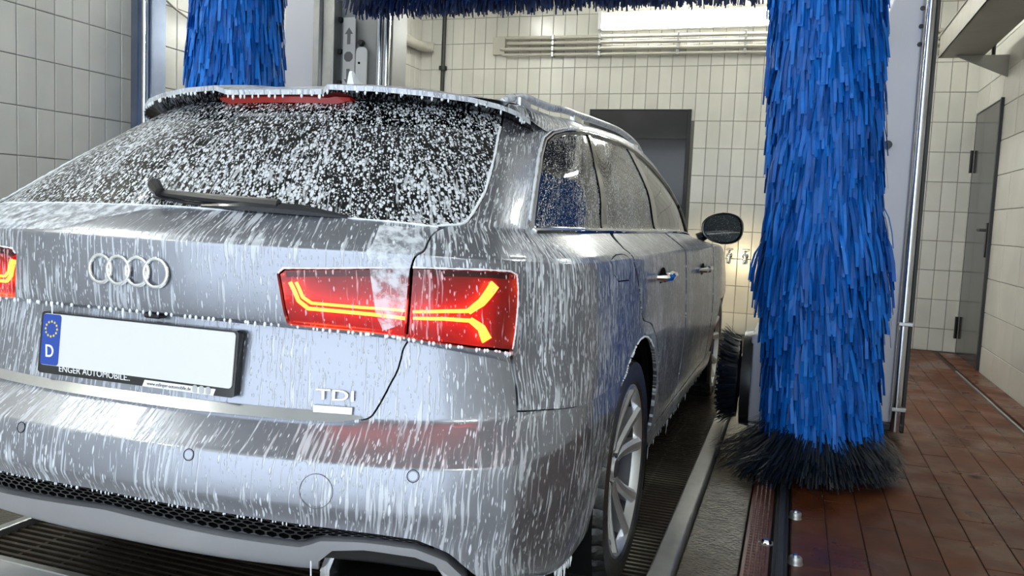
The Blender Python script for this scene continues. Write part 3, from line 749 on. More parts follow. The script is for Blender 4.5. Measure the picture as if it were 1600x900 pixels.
# glass
panel('rear_window', mirrored([(0, 17.84), (.4, 17.76), (1.64, 17.51), (2.65, 17.18), (3.44, 17.03), (4.02, 17.0)]+WRt+[(4.0, 21.02), (0, 21.02)]), 'rear_glass', car, off=-.003, depth=.008, gap=.001, ds=.2, dv=.2)
Dt = lambda a, b: DLO[a:b]
QW = [(6.56, 17.62), (6.75, 17.45), (7.5, 17.36), (9.02, 17.28), (8.92, 18.63), (8.64, 19.57), (8.56, 20.9), (7.97, 20.88), (7.10, 20.62), (6.72, 20.34), (6.52, 20.0), (6.45, 19.54), (6.45, 18.89), (6.51, 18.3)]
RW = [(9.34, 17.26), (10.0, 17.1), (10.66, 17.02), (10.66, 19.16), (10.60, 19.9), (10.52, 20.9), (10.2, 21.02), (9.11, 21.06), (8.82, 21.02), (8.90, 19.57), (9.20, 18.63)]
FW_ = [(10.84, 17.0), (12.5, 17.1), (12.6, 18.3), (12.42, 19.1), (11.93, 19.77), (11.33, 20.40), (10.81, 20.78), (10.74, 20.80), (10.80, 19.9), (10.84, 19.16)]
both('quarter_window', QW, 'side_glass', car, off=-.004, gap=0); both('rear_door_window', RW, 'side_glass', car, off=-.004, gap=0); both('front_door_window', FW_, 'front_glass', car, off=-.004, gap=0)
both('window_pillar', [(9.04, 17.22), (9.32, 17.2), (9.18, 18.63), (8.88, 19.57), (8.80, 21.08), (8.58, 21.05), (8.66, 19.57), (8.94, 18.63)], 'gloss_black', car, gap=0)
both('window_pillar', [(10.68, 16.95), (10.82, 16.95), (10.82, 19.16), (10.78, 19.9), (10.72, 20.92), (10.54, 20.95), (10.62, 19.9), (10.68, 19.16)], 'gloss_black', car, gap=0)
# black seal between the chrome frame and the panes
SEAL = [(12.58, 17.0), (12.68, 18.4), (12.47, 19.17), (11.96, 19.83), (11.35, 20.46), (10.81, 20.86), (10.24, 21.09), (9.11, 21.13), (7.97, 20.95), (7.09, 20.69), (6.68, 20.39), (6.47, 20.03), (6.40, 19.54), (6.40, 18.89), (6.47, 18.3), (6.53, 17.57), (6.72, 17.41), (7.5, 17.33), (9.15, 17.23), (10.7, 17.0)]
def seal(sg):
    q = np.array(dens([(sg*s, v) for s, v in SEAL], .2)); p = surf(q[:, 0], q[:, 1])+normal(q[:, 0], q[:, 1])*-.004
    return MB().tube(p.tolist(), .012, 6, closed=True)
def chrome_frame(sg):
    q = np.array(dens([(sg*s, v) for s, v in DLO+[(10.7, 16.95)]], .2)); p = surf(q[:, 0], q[:, 1])+normal(q[:, 0], q[:, 1])*.001
    return MB().tube(p.tolist(), .0075, 8, closed=True)
for sg in (1, -1):
    seal(sg).build('window_seal', M_['gloss_black'], car, True); chrome_frame(sg).build('window_trim', M_['satin_chrome'], car, True)

# tail lights: lens, housing and glowing light guides
def sv_strip(mb, line, w0, w1, off, th=.006, flipx=1):
    """ribbon of given width (m) lying along a line in (s, v)"""
    q = np.array([(s*flipx, v) for s, v in line]); 
    k = np.linspace(0, len(q)-1, (len(q)-1)*5+1); q = np.stack([np.interp(k, np.arange(len(q)), q[:, i]) for i in (0, 1)], 1)
    n = normal(q[:, 0], q[:, 1]); p = surf(q[:, 0], q[:, 1])+n*off
    T = np.gradient(p, axis=0); D = np.cross(n, T); D /= np.linalg.norm(D, axis=1, keepdims=True)+1e-9
    w = np.linspace(w0, w1, len(q))[:, None] if not callable(w0) else np.array([w0(t) for t in np.linspace(0, 1, len(q))])[:, None]
    a, b = p+D*w/2, p-D*w/2; a2, b2 = a-n*th, b-n*th; m = len(q)
    V = np.concatenate([a, b, a2, b2]); F = []
    for i in range(m-1):
        F += [(i, i+1, m+i+1, m+i), (i, 2*m+i, 2*m+i+1, i+1), (m+i, m+i+1, 3*m+i+1, 3*m+i), (2*m+i, 3*m+i, 3*m+i+1, 2*m+i+1)]
    F += [(0, m, 3*m, 2*m), (m-1, 3*m-1, 4*m-1, 2*m-1)]
    return mb.add(V, F)
def tail_light(name, loop, guides, sg, label):
    lp = loop if sg > 0 else flip(loop)
    root = panel(name, lp, 'lens', car, off=.001, depth=.024, gap=.0012); root['label'] = label
    h = panel('lamp_housing', lp, 'lamp_housing', root, off=-.022, gap=.001, depth=0)
    for line, w0, w1 in guides:
        sv_strip(MB(), line, w0, w1, -.006, .006, sg).build('light_guide', M_['light_guide'], root)
    d = MB(); sv_strip(d, [(s, v-.10) for s, v in (loop[1:5] if name == 'boot_lamp' else loop[0:4])], .012, .012, -.0035, .003, sg); d.build('dark_band', M_['lamp_dark'], root)
    return root
wI = lambda t: .0085
GI = [([(1.95, 14.10), (2.04, 13.68), (2.15, 13.53), (2.75, 13.52), (3.37, 13.52)], .0065, .0065), ([(2.02, 14.11), (2.09, 13.76), (2.19, 13.65), (2.75, 13.64), (3.37, 13.67)], .0052, .0052)]
GO = [([(3.51, 13.67), (4.06, 13.75), (4.58, 13.81)], .0055, .008), ([(4.55, 13.79), (4.82, 13.99), (5.14, 14.38)], .012, .022), ([(3.51, 13.55), (4.06, 13.62), (4.62, 13.65)], .0055, .008), ([(4.59, 13.66), (4.83, 13.55), (4.95, 13.36)], .012, .022)]
for sg, w in ((1, 'right'), (-1, 'left')):
    tail_light('boot_lamp', LI, GI, sg, w+' red lamp half on the tailgate with glowing twin strips')
    tail_light('corner_lamp', LO, GO, sg, w+' red lamp half on the car corner with glowing forked strips')

# rear fascia: honeycomb insert, silver strip, tailpipes
vt = lambda s: np.interp(abs(s), [0, .33, 1.79, 2.34, 2.92, 3.78, 4.3], [2.86, 2.86, 2.69, 2.57, 2.46, 2.42, 2.02])
vb = lambda s: np.interp(abs(s), [0, 1.45, 2.26, 2.5, 3.0, 3.78, 4.3], [1.97, 1.78, 1.75, 2.0, 2.12, 2.16, 1.9])
ss = [i*.1 for i in range(0, 44)]
panel('grille_backing', mirrored([(s, vt(s)+.1) for s in ss]+[(s, vb(s)-.1) for s in ss[::-1]]), 'inner_black', car, off=-.028, gap=0, depth=0)
hc = MB(); half = .0128; rows = 5; Umax = float(np.interp(4.1, _sg, _UA))
for r in range(-1, rows+1):
    k = -int(Umax/(2*half))-1
    while True:
        U = (k+.5*(r % 2))*2*half; k += 1
        if U > Umax: break
        if U < -Umax: continue
        out = []; ok = True
        for sc, off in ((1.02, -.010), (.80, -.010), (.74, -.024)):
            ring = []
            for a in range(6):
                ang = math.pi/6+a*math.pi/3
                uu = U+half*1.15*sc*math.cos(ang); s = float(np.interp(abs(uu), _UA, _sg))*(1 if uu >= 0 else -1)
                fr = (r+.5+.667*sc*math.sin(ang))/rows; fr = min(max(fr, 0), 1)
                v = vb(s)+(vt(s)-vb(s))*fr; ring.append((s, v, off))
            out.append(ring)
        arr = np.array(out); fr_h = arr[0, :, 1].max()-arr[0, :, 1].min()
        if fr_h < .02: continue
        P = surf(arr[..., 0].ravel(), arr[..., 1].ravel())+normal(arr[..., 0].ravel(), arr[..., 1].ravel())*arr[..., 2].ravel()[:, None]
        F = []
        for q in range(2):
            for a in range(6): F.append((q*6+a, q*6+(a+1) % 6, (q+1)*6+(a+1) % 6, (q+1)*6+a))
        hc.add(P, F)
hg = hc.build('honeycomb_grille', M_['gloss_black'], car, False); hg['label'] = 'black honeycomb insert in the rear bumper'
SIL = [(0, 1.92), (1.45, 1.73), (2.26, 1.70), (2.38, 1.80), (2.5, 1.95), (3.0, 2.07), (3.78, 2.10), (4.35, 1.75), (4.75, 1.15), (4.45, 1.15), (4.1, 1.62), (3.78, 1.76), (3.0, 1.76), (2.62, 1.66), (2.45, 1.35), (2.38, .75), (1.8, .86), (0, .90)]
panel('silver_strip', mirrored(SIL), 'silver_plastic', car, off=.003, gap=.0015, depth=.03, ds=.12, dv=.1)
panel('diffuser', mirrored([(0, .86), (1.8, .82), (2.36, .7), (2.5, 1.4), (2.7, 1.6), (3.7, 1.7), (4.3, 1.3), (4.6, .6), (3, .15), (0, .05)]), 'black_plastic', car, off=-.02, gap=.001, depth=0)
def tailpipe(sg):
    prof = [(-.12, -.037), (.10, -.037), (.118, -.028), (.125, -.01), (.10, .022), (.08, .036), (.06, .039), (-.085, .039), (-.105, .033), (-.118, .02), (-.13, -.015), (-.13, -.03)]
    root = None; C0 = (.612, .105, .370)
    def ring(k, dy): return [(sg*(C0[0]+x*k), C0[1]+dy+(x+.13)*.22, C0[2]+z*k-.02*(x > 9)) for x, z in prof]
    n = len(prof)
    m = MB(); V = ring(1.0, 0)+ring(1.07, .003)+ring(1.07, .06)+ring(.90, 0.002)+ring(.86, .03)
    F = []
    for a, b in ((0, 1), (1, 2), (3, 0), (4, 3)):
        F += [(a*n+i, a*n+(i+1) % n, b*n+(i+1) % n, b*n+i) for i in range(n)]
    m.add(V, F); root = m.build('tailpipe', M_['satin_chrome'], car, True, 50)
    m = MB(); V = ring(.86, .03)+ring(.80, .14); m.add(V, [(i, (i+1) % n, n+(i+1) % n, n+i) for i in range(n)]+[tuple(range(n, 2*n))]); m.build('pipe_bore', M_['inner_black'], root)
    m = MB(); V = ring(1.08, .012)+ring(1.12, .02)+ring(1.16, .08); m.add(V, [(a*n+i, a*n+(i+1) % n, (a+1)*n+(i+1) % n, (a+1)*n+i) for a in (0, 1) for i in range(n)]); m.build('pipe_surround', M_['gloss_black'], root)
for sg in (1, -1): tailpipe(sg)

# parking sensors and tow cover
def disc_on(s, v, r, name, mat, parent, ring=True):
    p = surf(s, v); n = normal(s, v); t = Vector(n).orthogonal().normalized(); b = Vector(n).cross(t)
    m = MB(); K = 24
    prof = [(0.0, .0012), (.78, .0012), (.86, .0002), (.93, .0002), (1.0, .0014), (1.04, .0)] if ring else [(0, .0008), (.93, .0008), (.97, -.0006), (1.03, -.0006)]
    V = []; F = []
    for k in range(K):
        a = 2*math.pi*k/K
        for rr, h in prof: V.append(Vector(p)+(t*math.cos(a)+b*math.sin(a))*(rr*r)+Vector(n)*h)
    q = len(prof)
    for k in range(K):
        for i in range(q-1): F.append((k*q+i, k*q+i+1, ((k+1) % K)*q+i+1, ((k+1) % K)*q+i))
    m.add(V, F); return m.build(name, M_[mat], parent, True)
for s in (1.08, 3.64, -1.08, -3.64):
    o = disc_on(s, 5.6, .0115, 'parking_sensor', 'paint_plain', car)
    p = surf(s, 5.6); n = Vector(normal(s, 5.6)); t = n.orthogonal().normalized(); b = n.cross(t)
    MB().tube([Vector(p)+n*.0008+(t*math.cos(a)+b*math.sin(a))*.0116 for a in np.linspace(0, 2*math.pi, 25)[:-1]], .0008, 5, closed=True).build('sensor_gap', M_['inner_black'], o)
tc_ = surf(2.44, 4.6); tn = Vector(normal(2.44, 4.6)); t = tn.orthogonal().normalized(); b = tn.cross(t)
pts = [Vector(tc_)+tn*.0005+(t*math.cos(a)+b*math.sin(a))*.0335 for a in np.linspace(0, 2*math.pi, 41)[:-1]]
o = MB().tube(pts, .0007, 5, closed=True).build('tow_cover_seam', M_['sign_grey'], car)

# chrome strip along the tailgate's lower edge
line = [(s, np.interp(abs(s), [0, 1.9, 2.6, 2.75], [8.80, 8.80, 8.88, 9.05])) for s in np.linspace(-2.72, 2.72, 45)]
o = sv_strip(MB(), line, lambda t: .024*min(1, 14*min(t, 1-t)+.25), None, .009, .009).build('chrome_strip', M_['satin_chrome'], car); o['label'] = 'bright chrome strip along the lower tailgate edge'
# camera / boot release under the lip
MB().box(.022, .064, .104, .135, .836, .849, .005).build('boot_handle', M_['black_plastic'], car)

# ------- number plate on the tailgate
PY0, PZ0, PZ1 = .103, .709, .824
def rrect(x0, x1, z0, z1, r, n=5):
    out = []
    for cx, cz, a0 in ((x1-r, z0+r, -90), (x1-r, z1-r, 0), (x0+r, z1-r, 90), (x0+r, z0+r, 180)):
        for k in range(n+1): a = math.radians(a0+90*k/n); out.append((cx+r*math.cos(a), cz+r*math.sin(a)))
    return out
tilt_p = lambda z: PY0+(z-PZ0)*.10
def slab(poly, d0, d1): return MB().prism(poly, lambda x, z: (x, tilt_p(z)+d0, z), lambda x, z: (x, tilt_p(z)+d1, z))
frame = slab(rrect(-.268, .266, PZ0-.020, PZ1+.004, .008), -.006, .010).build('plate_frame', M_['gloss_black'], car); frame['label'] = 'black number plate frame with dealer lettering'
plate = slab(rrect(-.26, .26, PZ0-.001, PZ1, .008), -.0085, -.006).build('number_plate', M_['plate_white'], car); plate['label'] = 'blank white number plate with blue country band'
slab(rrect(-.2595, -.207, PZ0, PZ1-.001, .007), -.0092, -.0084).build('country_band', M_['plate_blue'], plate)
for k in range(12):
    a = math.pi*2*k/12; cx, cz = -.2335+.0168*math.cos(a), PZ1-.034+.0168*math.sin(a)
    star = [(cx+(.0036 if j % 2 == 0 else .0016)*math.sin(math.pi*j/5), cz+(.0036 if j % 2 == 0 else .0016)*math.cos(math.pi*j/5)) for j in range(10)]
    slab(star, -.0098, -.0091).build('star', M_['yellow'], plate)
def text_mesh(name, body, size, mat, parent, loc, width=None, extrude=.0006, rot=None, bevel=0, shear=0):
    cu = bpy.data.curves.new(name, 'FONT'); cu.body = body; cu.size = size; cu.extrude = extrude; cu.align_x = 'CENTER'; cu.align_y = 'CENTER'; cu.bevel_depth = bevel; cu.shear = shear; cu.resolution_u = 4
    tmp = bpy.data.objects.new('tmp', cu); COL.objects.link(tmp); dg = bpy.context.evaluated_depsgraph_get()
    me = bpy.data.meshes.new_from_object(tmp.evaluated_get(dg)); bpy.data.objects.remove(tmp); bpy.data.curves.remove(cu)
    me.name = name; o = link(name, me, M_[mat], parent)
    co = np.zeros(len(me.vertices)*3); me.vertices.foreach_get('co', co); co = co.reshape(-1, 3)
    if width: sx = width/(co[:, 0].max()-co[:, 0].min()); co[:, 0] *= sx; me.vertices.foreach_set('co', co.ravel()); me.update()
    o.location = loc; o.rotation_euler = rot if rot else (math.radians(90), 0, 0); return o
text_mesh('letter_d', 'D', .040, 'white_print', plate, (-.2335, tilt_p(PZ0+.030)-.0096, PZ0+.030), width=.023, bevel=.0006)
text_mesh('dealer_name', 'ENGER AUTOMOBILE..', .020, 'white_print', frame, (-.105, tilt_p(PZ0-.010)-.0062, PZ0-.0065), width=.20)
slab([(.03, PZ0-.020), (.215, PZ0-.020), (.220, PZ0-.006), (.035, PZ0-.006)], -.0068, -.0058).build('web_strip', M_['white_print'], frame)
text_mesh('web_address', 'www.eslinger-automobile.de', .0105, 'black_plastic', frame, (.10, tilt_p(PZ0-.013)-.0068, PZ0-.013), width=.115)
for k, xx in enumerate((.168, .185, .202)): slab(rrect(xx-.006, xx+.006, PZ0-.019, PZ0-.003, .004, 3), -.0078, -.0066).build('frame_mark', M_['galvanised'], frame)

# ------- badges
def torus(mb, c, R, r, n=40, m=8, normal_y=True):
    V = []; F = []
    for i in range(n):
        a = 2*math.pi*i/n
        for j in range(m):
            b = 2*math.pi*j/m; rr = R+r*math.cos(b)*1.25
            V.append((c[0]+rr*math.cos(a), c[1]-r*math.sin(b), c[2]+rr*math.sin(a)))
    for i in range(n):
        for j in range(m): F.append((i*m+j, i*m+(j+1) % m, ((i+1) % n)*m+(j+1) % m, ((i+1) % n)*m+j))
    return mb.add(V, F)
for k in range(4):
    x = (-1.5+k)*.0497; sx = x/.2; p = surf(sx, 14.1)
    o = torus(MB(), (0, 0, 0), .0298, .0036).build('badge_ring', M_['chrome'], car, True); o.location = (x, p[1]-.004-(.001 if k % 2 else 0), .938); o.rotation_euler = (math.radians(-1), 0, math.atan2(.004*2*x, .04))
def badge_at(s, v): p = surf(s, v); n = Vector(normal(s, v)); return Vector(p), n
p, n = badge_at(2.42, 9.5); rz = math.atan2(n.x, -n.y)
text_mesh('model_badge', 'TDI', .031, 'chrome', car, p+n*.003+Vector((0, 0, .0235)), width=.080, extrude=.0015, bevel=.0, rot=(math.radians(90)-.05, 0, rz))
bar = MB().box(-.042, .042, -.004, .002, -.008, .008, .0015).build('badge_bar', M_['satin_chrome'], car); bar.location = p+n*.0065+Vector((-.004, 0, -.006)); bar.rotation_euler = (-.05, 0, rz)

# ------- roof spoiler with high brake light, aerial, rails
ex = np.array([0, .150, .175, .30, .42, .52, .59, .625, .64]); ey = np.array([.592, .594, .572, .605, .655, .71, .765, .80, .85]); ez = np.array([1.398, 1.398, 1.407, 1.406, 1.401, 1.393, 1.380, 1.366, 1.352])
xs = np.unique(np.concatenate([np.linspace(0, .64, 33), [.150, .175]])); xs = np.concatenate([-xs[::-1][:-1], xs])
EY = np.interp(np.abs(xs), ex, ey); EZ = np.interp(np.abs(xs), ex, ez)
def roof_z(x, y):
    return 1.462-.010*max(0, (1.6-y))**2*1.6-.100*(abs(x)/.62)**4.0-.012*(abs(x)/.62)**2
top = []; UVt = []
ny = 8
for x, y0, z0 in zip(xs, EY, EZ):
    for j in range(ny+1):
        t = j/ny; y = y0+(1.12-y0)*t; zr = roof_z(x, 1.12)+.004
        z = z0+(zr-z0)*(1-(1-t)**1.9); top.append((x, y, z)); UVt.append((x*1.0, y*1.0))
k = ny+1; Ft = [(i*k+j, (i+1)*k+j, (i+1)*k+j+1, i*k+j+1) for i in range(len(xs)-1) for j in range(ny)]
base = len(top)
for x, y0, z0 in zip(xs, EY, EZ): top.append((x, y0+.002, z0-.013)); UVt.append((x, y0-.02))
Ft += [(base+i, base+i+1, (i+1)*k, i*k) for i in range(len(xs)-1)]
tv = np.array(top); tmp = mesh('t', top, Ft, True)
me = bpy.data.meshes.new('roof_spoiler'); me.from_pydata(top, [], Ft); me.update(); me.polygons.foreach_set('use_smooth', [True]*len(me.polygons))
uvl = me.uv_layers.new(name='UVMap'); li = np.zeros(len(me.loops), int); me.loops.foreach_get('vertex_index', li); uvl.data.foreach_set('uv', np.array(UVt)[li].astype(np.float32).ravel())
me.set_sharp_from_angle(angle=math.radians(45)); bpy.data.meshes.remove(tmp)
spo = link('roof_spoiler', me, M_['paint_roof'], car)
V = []; 
for x, y0, z0 in zip(xs, EY, EZ): V += [(x, y0+.003, z0-.013), (x*.995, y0+.028, z0-.020), (x*.985, y0+.075, z0-.028), (x*.97, y0+.10, z0-.052)]
F = [(i*4+j, i*4+j+1, (i+1)*4+j+1, (i+1)*4+j) for i in range(len(xs)-1) for j in range(3)]
link('spoiler_underside', mesh('spoiler_underside', V, F, True), M_['gloss_black'], spo)
bl = MB(); V = []; nb = 25
for i in range(nb):
    t = i/(nb-1); x = -.20+.41*t; y0 = float(np.interp(abs(x), ex, ey)); y0 = .606+abs(x)**2*.5; z0 = 1.384-abs(x)**2*.05; e = min(1, 8*min(t, 1-t)+.35)
    V += [(x, y0, z0), (x, y0+.004, z0-.018*e), (x, y0+.06, z0-.018*e), (x, y0+.06, z0)]
bl.add(V, [(i*4+j, (i+1)*4+j, (i+1)*4+(j+1) % 4, i*4+(j+1) % 4) for i in range(nb-1) for j in range(4)]+[(0, 1, 2, 3), ((nb-1)*4+3, (nb-1)*4+2, (nb-1)*4+1, (nb-1)*4)])
o = bl.build('high_brake_light', M_['brake_lens'], spo); o['label'] = 'long red brake light under the spoiler lip'
for sg in (1, -1):
    q = [(s, 22.15) for s in np.linspace(5.2, 12.7, 40)]; P = surf(np.array([a*sg for a, _ in q]), np.array([b for _, b in q])); m = len(P)
    t = np.linspace(0, 1, m); lift = .028*np.minimum(1, np.minimum(t/.10, (1-t)/.10))**.6; P[:, 2] += lift-.004
    rl = MB().tube(P.tolist(), .012, 10, rs=None)
    Vr = np.array(rl.V); me = rl.mesh('roof_rail', True)
    uvl = me.uv_layers.new(name='UVMap'); li = np.zeros(len(me.loops), int); me.loops.foreach_get('vertex_index', li); co = np.array(rl.V); uvl.data.foreach_set('uv', np.stack([co[:, 1], co[:, 2]+co[:, 0]], -1)[li].astype(np.float32).ravel())
    link('roof_rail', me, M_['paint_roof'], car)
    for f in (.12, .5, .88):
        i = int(f*(m-1)); MB().box(P[i, 0]-.010, P[i, 0]+.010, P[i, 1]-.05, P[i, 1]+.05, P[i, 2]-.036, P[i, 2]-.004, .004).build('rail_foot', M_['satin_chrome'], car)
prof = [(-.085, 0), (-.060, .014), (-.030, .034), (.000, .056), (.018, .066), (.028, .066), (.032, .058), (.030, .030), (.034, 0)]
V = []; k = len(prof)
for w in (-1, 1):
    for yy, hh in prof: V.append((w*(.019-.014*min(1, hh/.055)), 1.02-yy, 1.450+hh))
F = [tuple(range(k)), tuple(range(k, 2*k))[::-1]]+[(i, k+i, k+(i+1) % k, (i+1) % k) for i in range(k)]
o = MB().add(V, F).build('aerial_fin', M_['foam'], car)

# ------- rear wiper
def wpos(s, v, off): return Vector(surf(s, v))+Vector(normal(s, v))*off
wp = MB(); wp.tube([wpos(-.26, 18.22, .020), wpos(.2, 18.12, .022), wpos(.9, 17.95, .020), wpos(1.62, 17.72, .018)], .009, 8, rs=[.007, .009, .011, .013]); w_o = wp.build('wiper', M_['black_plastic'], car, True)
MB().tube([wpos(-.36, 18.42, .014), wpos(-.27, 18.3, .03), wpos(-.1, 18.12, .026)], .012, 8, rs=[.006, .016, .012]).build('wiper_head', M_['black_plastic'], w_o, True)
MB().tube([wpos(-.30, 18.22, .006), wpos(.4, 18.02, .006), wpos(1.75, 17.62, .006)], .005, 6).build('wiper_blade', M_['rubber'], w_o, True)
MB().tube([wpos(.55, 17.72, .006), wpos(1.2, 17.60, .012), wpos(1.9, 17.42, .010), wpos(2.5, 17.18, .003)], .012, 8, rs=[.004, .013, .013, .004]).build('wiper_cover', M_['gloss_black'], w_o, True)

# ------- door handles, mirrors
def handle(s, v, sg):
    p = surf(s*sg, v); n = Vector(normal(s*sg, v)); L = .105
    root = MB().tube([(p[0]+n.x*a, p[1]+y, p[2]+z) for y, z, a in ((-L, 0, -.004), (-L+.015, 0, .022), (-.05, .002, .032), (.05, .004, .032), (L-.02, .004, .022), (L, .004, -.004))], .016, 8, rs=[.010, .014, .016, .016, .014, .010])
    o = root.build('door_handle', M_['chrome'], car, True)
    m = MB(); q = [(p[0]+n.x*.0015, p[1]+.075*math.cos(a), p[2]+.030*math.sin(a)) for a in np.linspace(0, 2*math.pi, 21)[:-1]]; m.add(q, [tuple(range(20))]); m.build('handle_recess', M_['inner_black'], o)  # flat black oval draws the shade behind the grip
for sg in (1, -1):
    handle(9.98, 14.05, sg); handle(11.48, 13.80, sg)
def mirror(sg):
    def se(a, rx, rz, e=2.6):
        c, s = math.cos(a), math.sin(a); return rx*math.copysign(abs(c)**(2/e), c), rz*math.copysign(abs(s)**(2/e), s)
    K = 28; C0 = (.972, 3.20, 1.072); V = []
    layers = [(0, 1.0), (-.006, 1.03), (.02, 1.06), (.06, 1.0), (.10, .82), (.13, .55), (.145, .2)]
    for dy, k in layers:
        for i in range(K):
            x, z = se(2*math.pi*i/K, .105*k, .080*k); V.append((sg*(C0[0]+x), C0[1]+dy-x*.18, C0[2]+z*(1-.22*(x < 0)*min(1, -x/.105 if x < 0 else 0))))
    F = [(l*K+i, l*K+(i+1) % K, (l+1)*K+(i+1) % K, (l+1)*K+i) for l in range(len(layers)-1) for i in range(K)]+[tuple((len(layers)-1)*K+i for i in range(K))]
    root = MB().add(V, F).build('wing_mirror', M_['mirror_shell'], car, True); root['label'] = ('right' if sg > 0 else 'left')+' wing mirror with dark glass'
    V2 = [(sg*(C0[0]+x), C0[1]+.004-x*.18, C0[2]+z*(1-.22*(x < 0)*min(1, -x/.105 if x < 0 else 0))) for x, z in [se(2*math.pi*i/K, .105*.93, .080*.92) for i in range(K)]]
    mg = mesh('mirror_glass', V2, [tuple(range(K))[::-1] if sg < 0 else tuple(range(K))[::-1]]); ul = mg.uv_layers.new(name='UVMap')
    for l in mg.loops: co = mg.vertices[l.vertex_index].co; ul.data[l.index].uv = (co.x, co.z)
    link('mirror_glass', mg, M_['mirror_glass'], root)
    q = [(sg*(C0[0]+x), C0[1]+.000-x*.18, C0[2]+z*(1-.22*(x < 0)*min(1, -x/.105 if x < 0 else 0))) for x, z in [se(2*math.pi*i/K, .105*.97, .080*.97) for i in range(K)]]
    MB().tube(q, .006, 6, closed=True).build('mirror_rim', M_['gloss_black'], root, True)
    MB().tube([(sg*.845, 3.24, 1.01), (sg*.89, 3.25, 1.035), (sg*.93, 3.26, 1.05)], .02, 8, rs=[.03, .022, .026]).build('mirror_foot', M_['gloss_black'], root, True)
mirror(1); mirror(-1)

# ------- wheels
TR, TW, RR = .342, .250, .258
def make_wheel(loc, sg):
    root = bpy.data.objects.new('wheel', WH['rim']); COL.objects.link(root); root.parent = car; root.location = loc; root.scale = (1, 1, 1)
    if sg < 0: root.rotation_euler = (0, 0, math.pi)
    for nm, me, rot in WH['kids']:
        c = bpy.data.objects.new(nm, me); COL.objects.link(c); c.parent = root; c.rotation_euler = (rot, 0, 0)
    return root
WH = {}
m = MB(); h = TW/2
m.lathe([(RR-.004, h-.020), (RR+.002, h-.008), (RR-.006, h-.005), (RR-.014, h-.014), (RR-.020, h-.032)], 64, ax='x')
barrel = MB().lathe([(RR-.020, h-.032), (RR-.030, h-.10), (RR-.03, -h+.03), (RR, -h+.01)], 64, ax='x').mesh('barrel', True); barrel.materials.append(M_['rim_dark'])
WH['rim'] = m.mesh('rim', True, True, 40); WH['rim'].materials.append(M_['rim_silver'])
ty = MB(); n = 144; V = []; F = []
prof = [(RR-.002, h-.014), (RR+.012, h-.002), (RR+.045, h+.004), (RR+.068, h-.003), (TR-.008, h-.018), (TR-.002, h-.028), (TR, h-.050), (TR, h-.052), (TR-.008, h-.054), (TR-.008, h-.064), (TR, h-.066), (TR+.001, .020), (TR-.008, .018), (TR-.008, .006), (TR+.001, .004)]
prof = prof+[(r, -hh) for r, hh in prof[::-1]]
for k in range(n):
    a = 2*math.pi*k/n
    for i, (r, hh) in enumerate(prof):
        if k % 4 == 0 and r > TR-.012: r -= .009
        aa = a+.10*abs(hh)/h*(1 if hh > 0 else -1)*(.6)
        V.append((hh, r*math.cos(aa), r*math.sin(aa)))
q = len(prof)
for k in range(n):
    for i in range(q-1): F.append((k*q+i, ((k+1) % n)*q+i, ((k+1) % n)*q+i+1, k*q+i+1))
ty.add(V, F); tyre = ty.mesh('tyre', True, True, 28); tyre.materials.append(M_['rubber'])
def blade(a0, a1, w0, w1, x_in, x_out):
    """one tapered spoke blade from hub to rim (angles at both ends)"""
    V = []; K = 6
    for i in range(K+1):
        t = i/K; r = .052+(RR-.016-.052)*t; a = a0+(a1-a0)*t; w = w0+(w1-w0)*t; x = x_in+(x_out-x_in)*(t**1.6)
        c = Vector((0, math.cos(a), math.sin(a)))*r; d = Vector((0, -math.sin(a), math.cos(a)))
        V += [c+d*w*.5+Vector((x-.006, 0, 0)), c+d*w*.22+Vector((x+.004, 0, 0)), c-d*w*.22+Vector((x+.004, 0, 0)), c-d*w*.5+Vector((x-.006, 0, 0)), c-d*w*.42+Vector((x-.040, 0, 0)), c+d*w*.42+Vector((x-.040, 0, 0))]
    F = [(i*6+j, i*6+(j+1) % 6, (i+1)*6+(j+1) % 6, (i+1)*6+j) for i in range(K) for j in range(6)]+[tuple(range(6))[::-1], tuple(K*6+j for j in range(6))]
    return V, F
sp = MB()
for s_ in (-1, 1): sp.add(*blade(s_*.16, s_*.27, .034, .046, h-.048, h-.008))
sp.add(*blade(0, .0, .040, .012, h-.062, h-.045))
spoke = sp.mesh('spoke', False); spoke.materials.append(M_['rim_silver'])
hb = MB().lathe([(.0001, h-.038), (.030, h-.038), (.033, h-.044), (.040, h-.052), (.062, h-.056), (.068, h-.075), (.07, h-.14)], 32, ax='x').mesh('hub', True, True, 40); hb.materials.append(M_['rim_silver'])
cp = MB().lathe([(.0001, h-.034), (.026, h-.034), (.029, h-.040)], 28, ax='x').mesh('hub_cap', True, True, 40); cp.materials.append(M_['rim_dark'])
bd = MB().lathe([(.0001, h-.115), (.09, h-.115), (.09, h-.10), (.165, h-.10), (.165, h-.125), (.09, h-.125)], 40, ax='x').mesh('brake_disc', True, True, 40); bd.materials.append(M_['brake_steel'])
cal = MB().box(h-.15, h-.085, -.17, -.11, -.09, .09, .012).mesh('brake_caliper', False); cal.materials.append(M_['rim_dark'])
bk = MB().lathe([(.0001, h-.16), (RR-.03, h-.16)], 40, ax='x').mesh('wheel_back', False); bk.materials.append(M_['inner_black'])
nut = MB()
for k in range(5):
    a = 2*math.pi*k/5+.63; nut.lathe([(.0001, h-.044), (.008, h-.044), (.009, h-.058)], 6, (0, .048*math.cos(a), .048*math.sin(a)), 'x')
nuts = nut.mesh('wheel_bolts'); nuts.materials.append(M_['rim_dark'])
WH['kids'] = [('tyre', tyre, 0)]+[('spoke', spoke, 2*math.pi*k/5+.35) for k in range(5)]+[('hub', hb, 0), ('hub_cap', cp, 0), ('wheel_bolts', nuts, 0), ('brake_disc', bd, 0), ('brake_caliper', cal, .4), ('wheel_back', bk, 0), ('barrel', barrel, 0)]
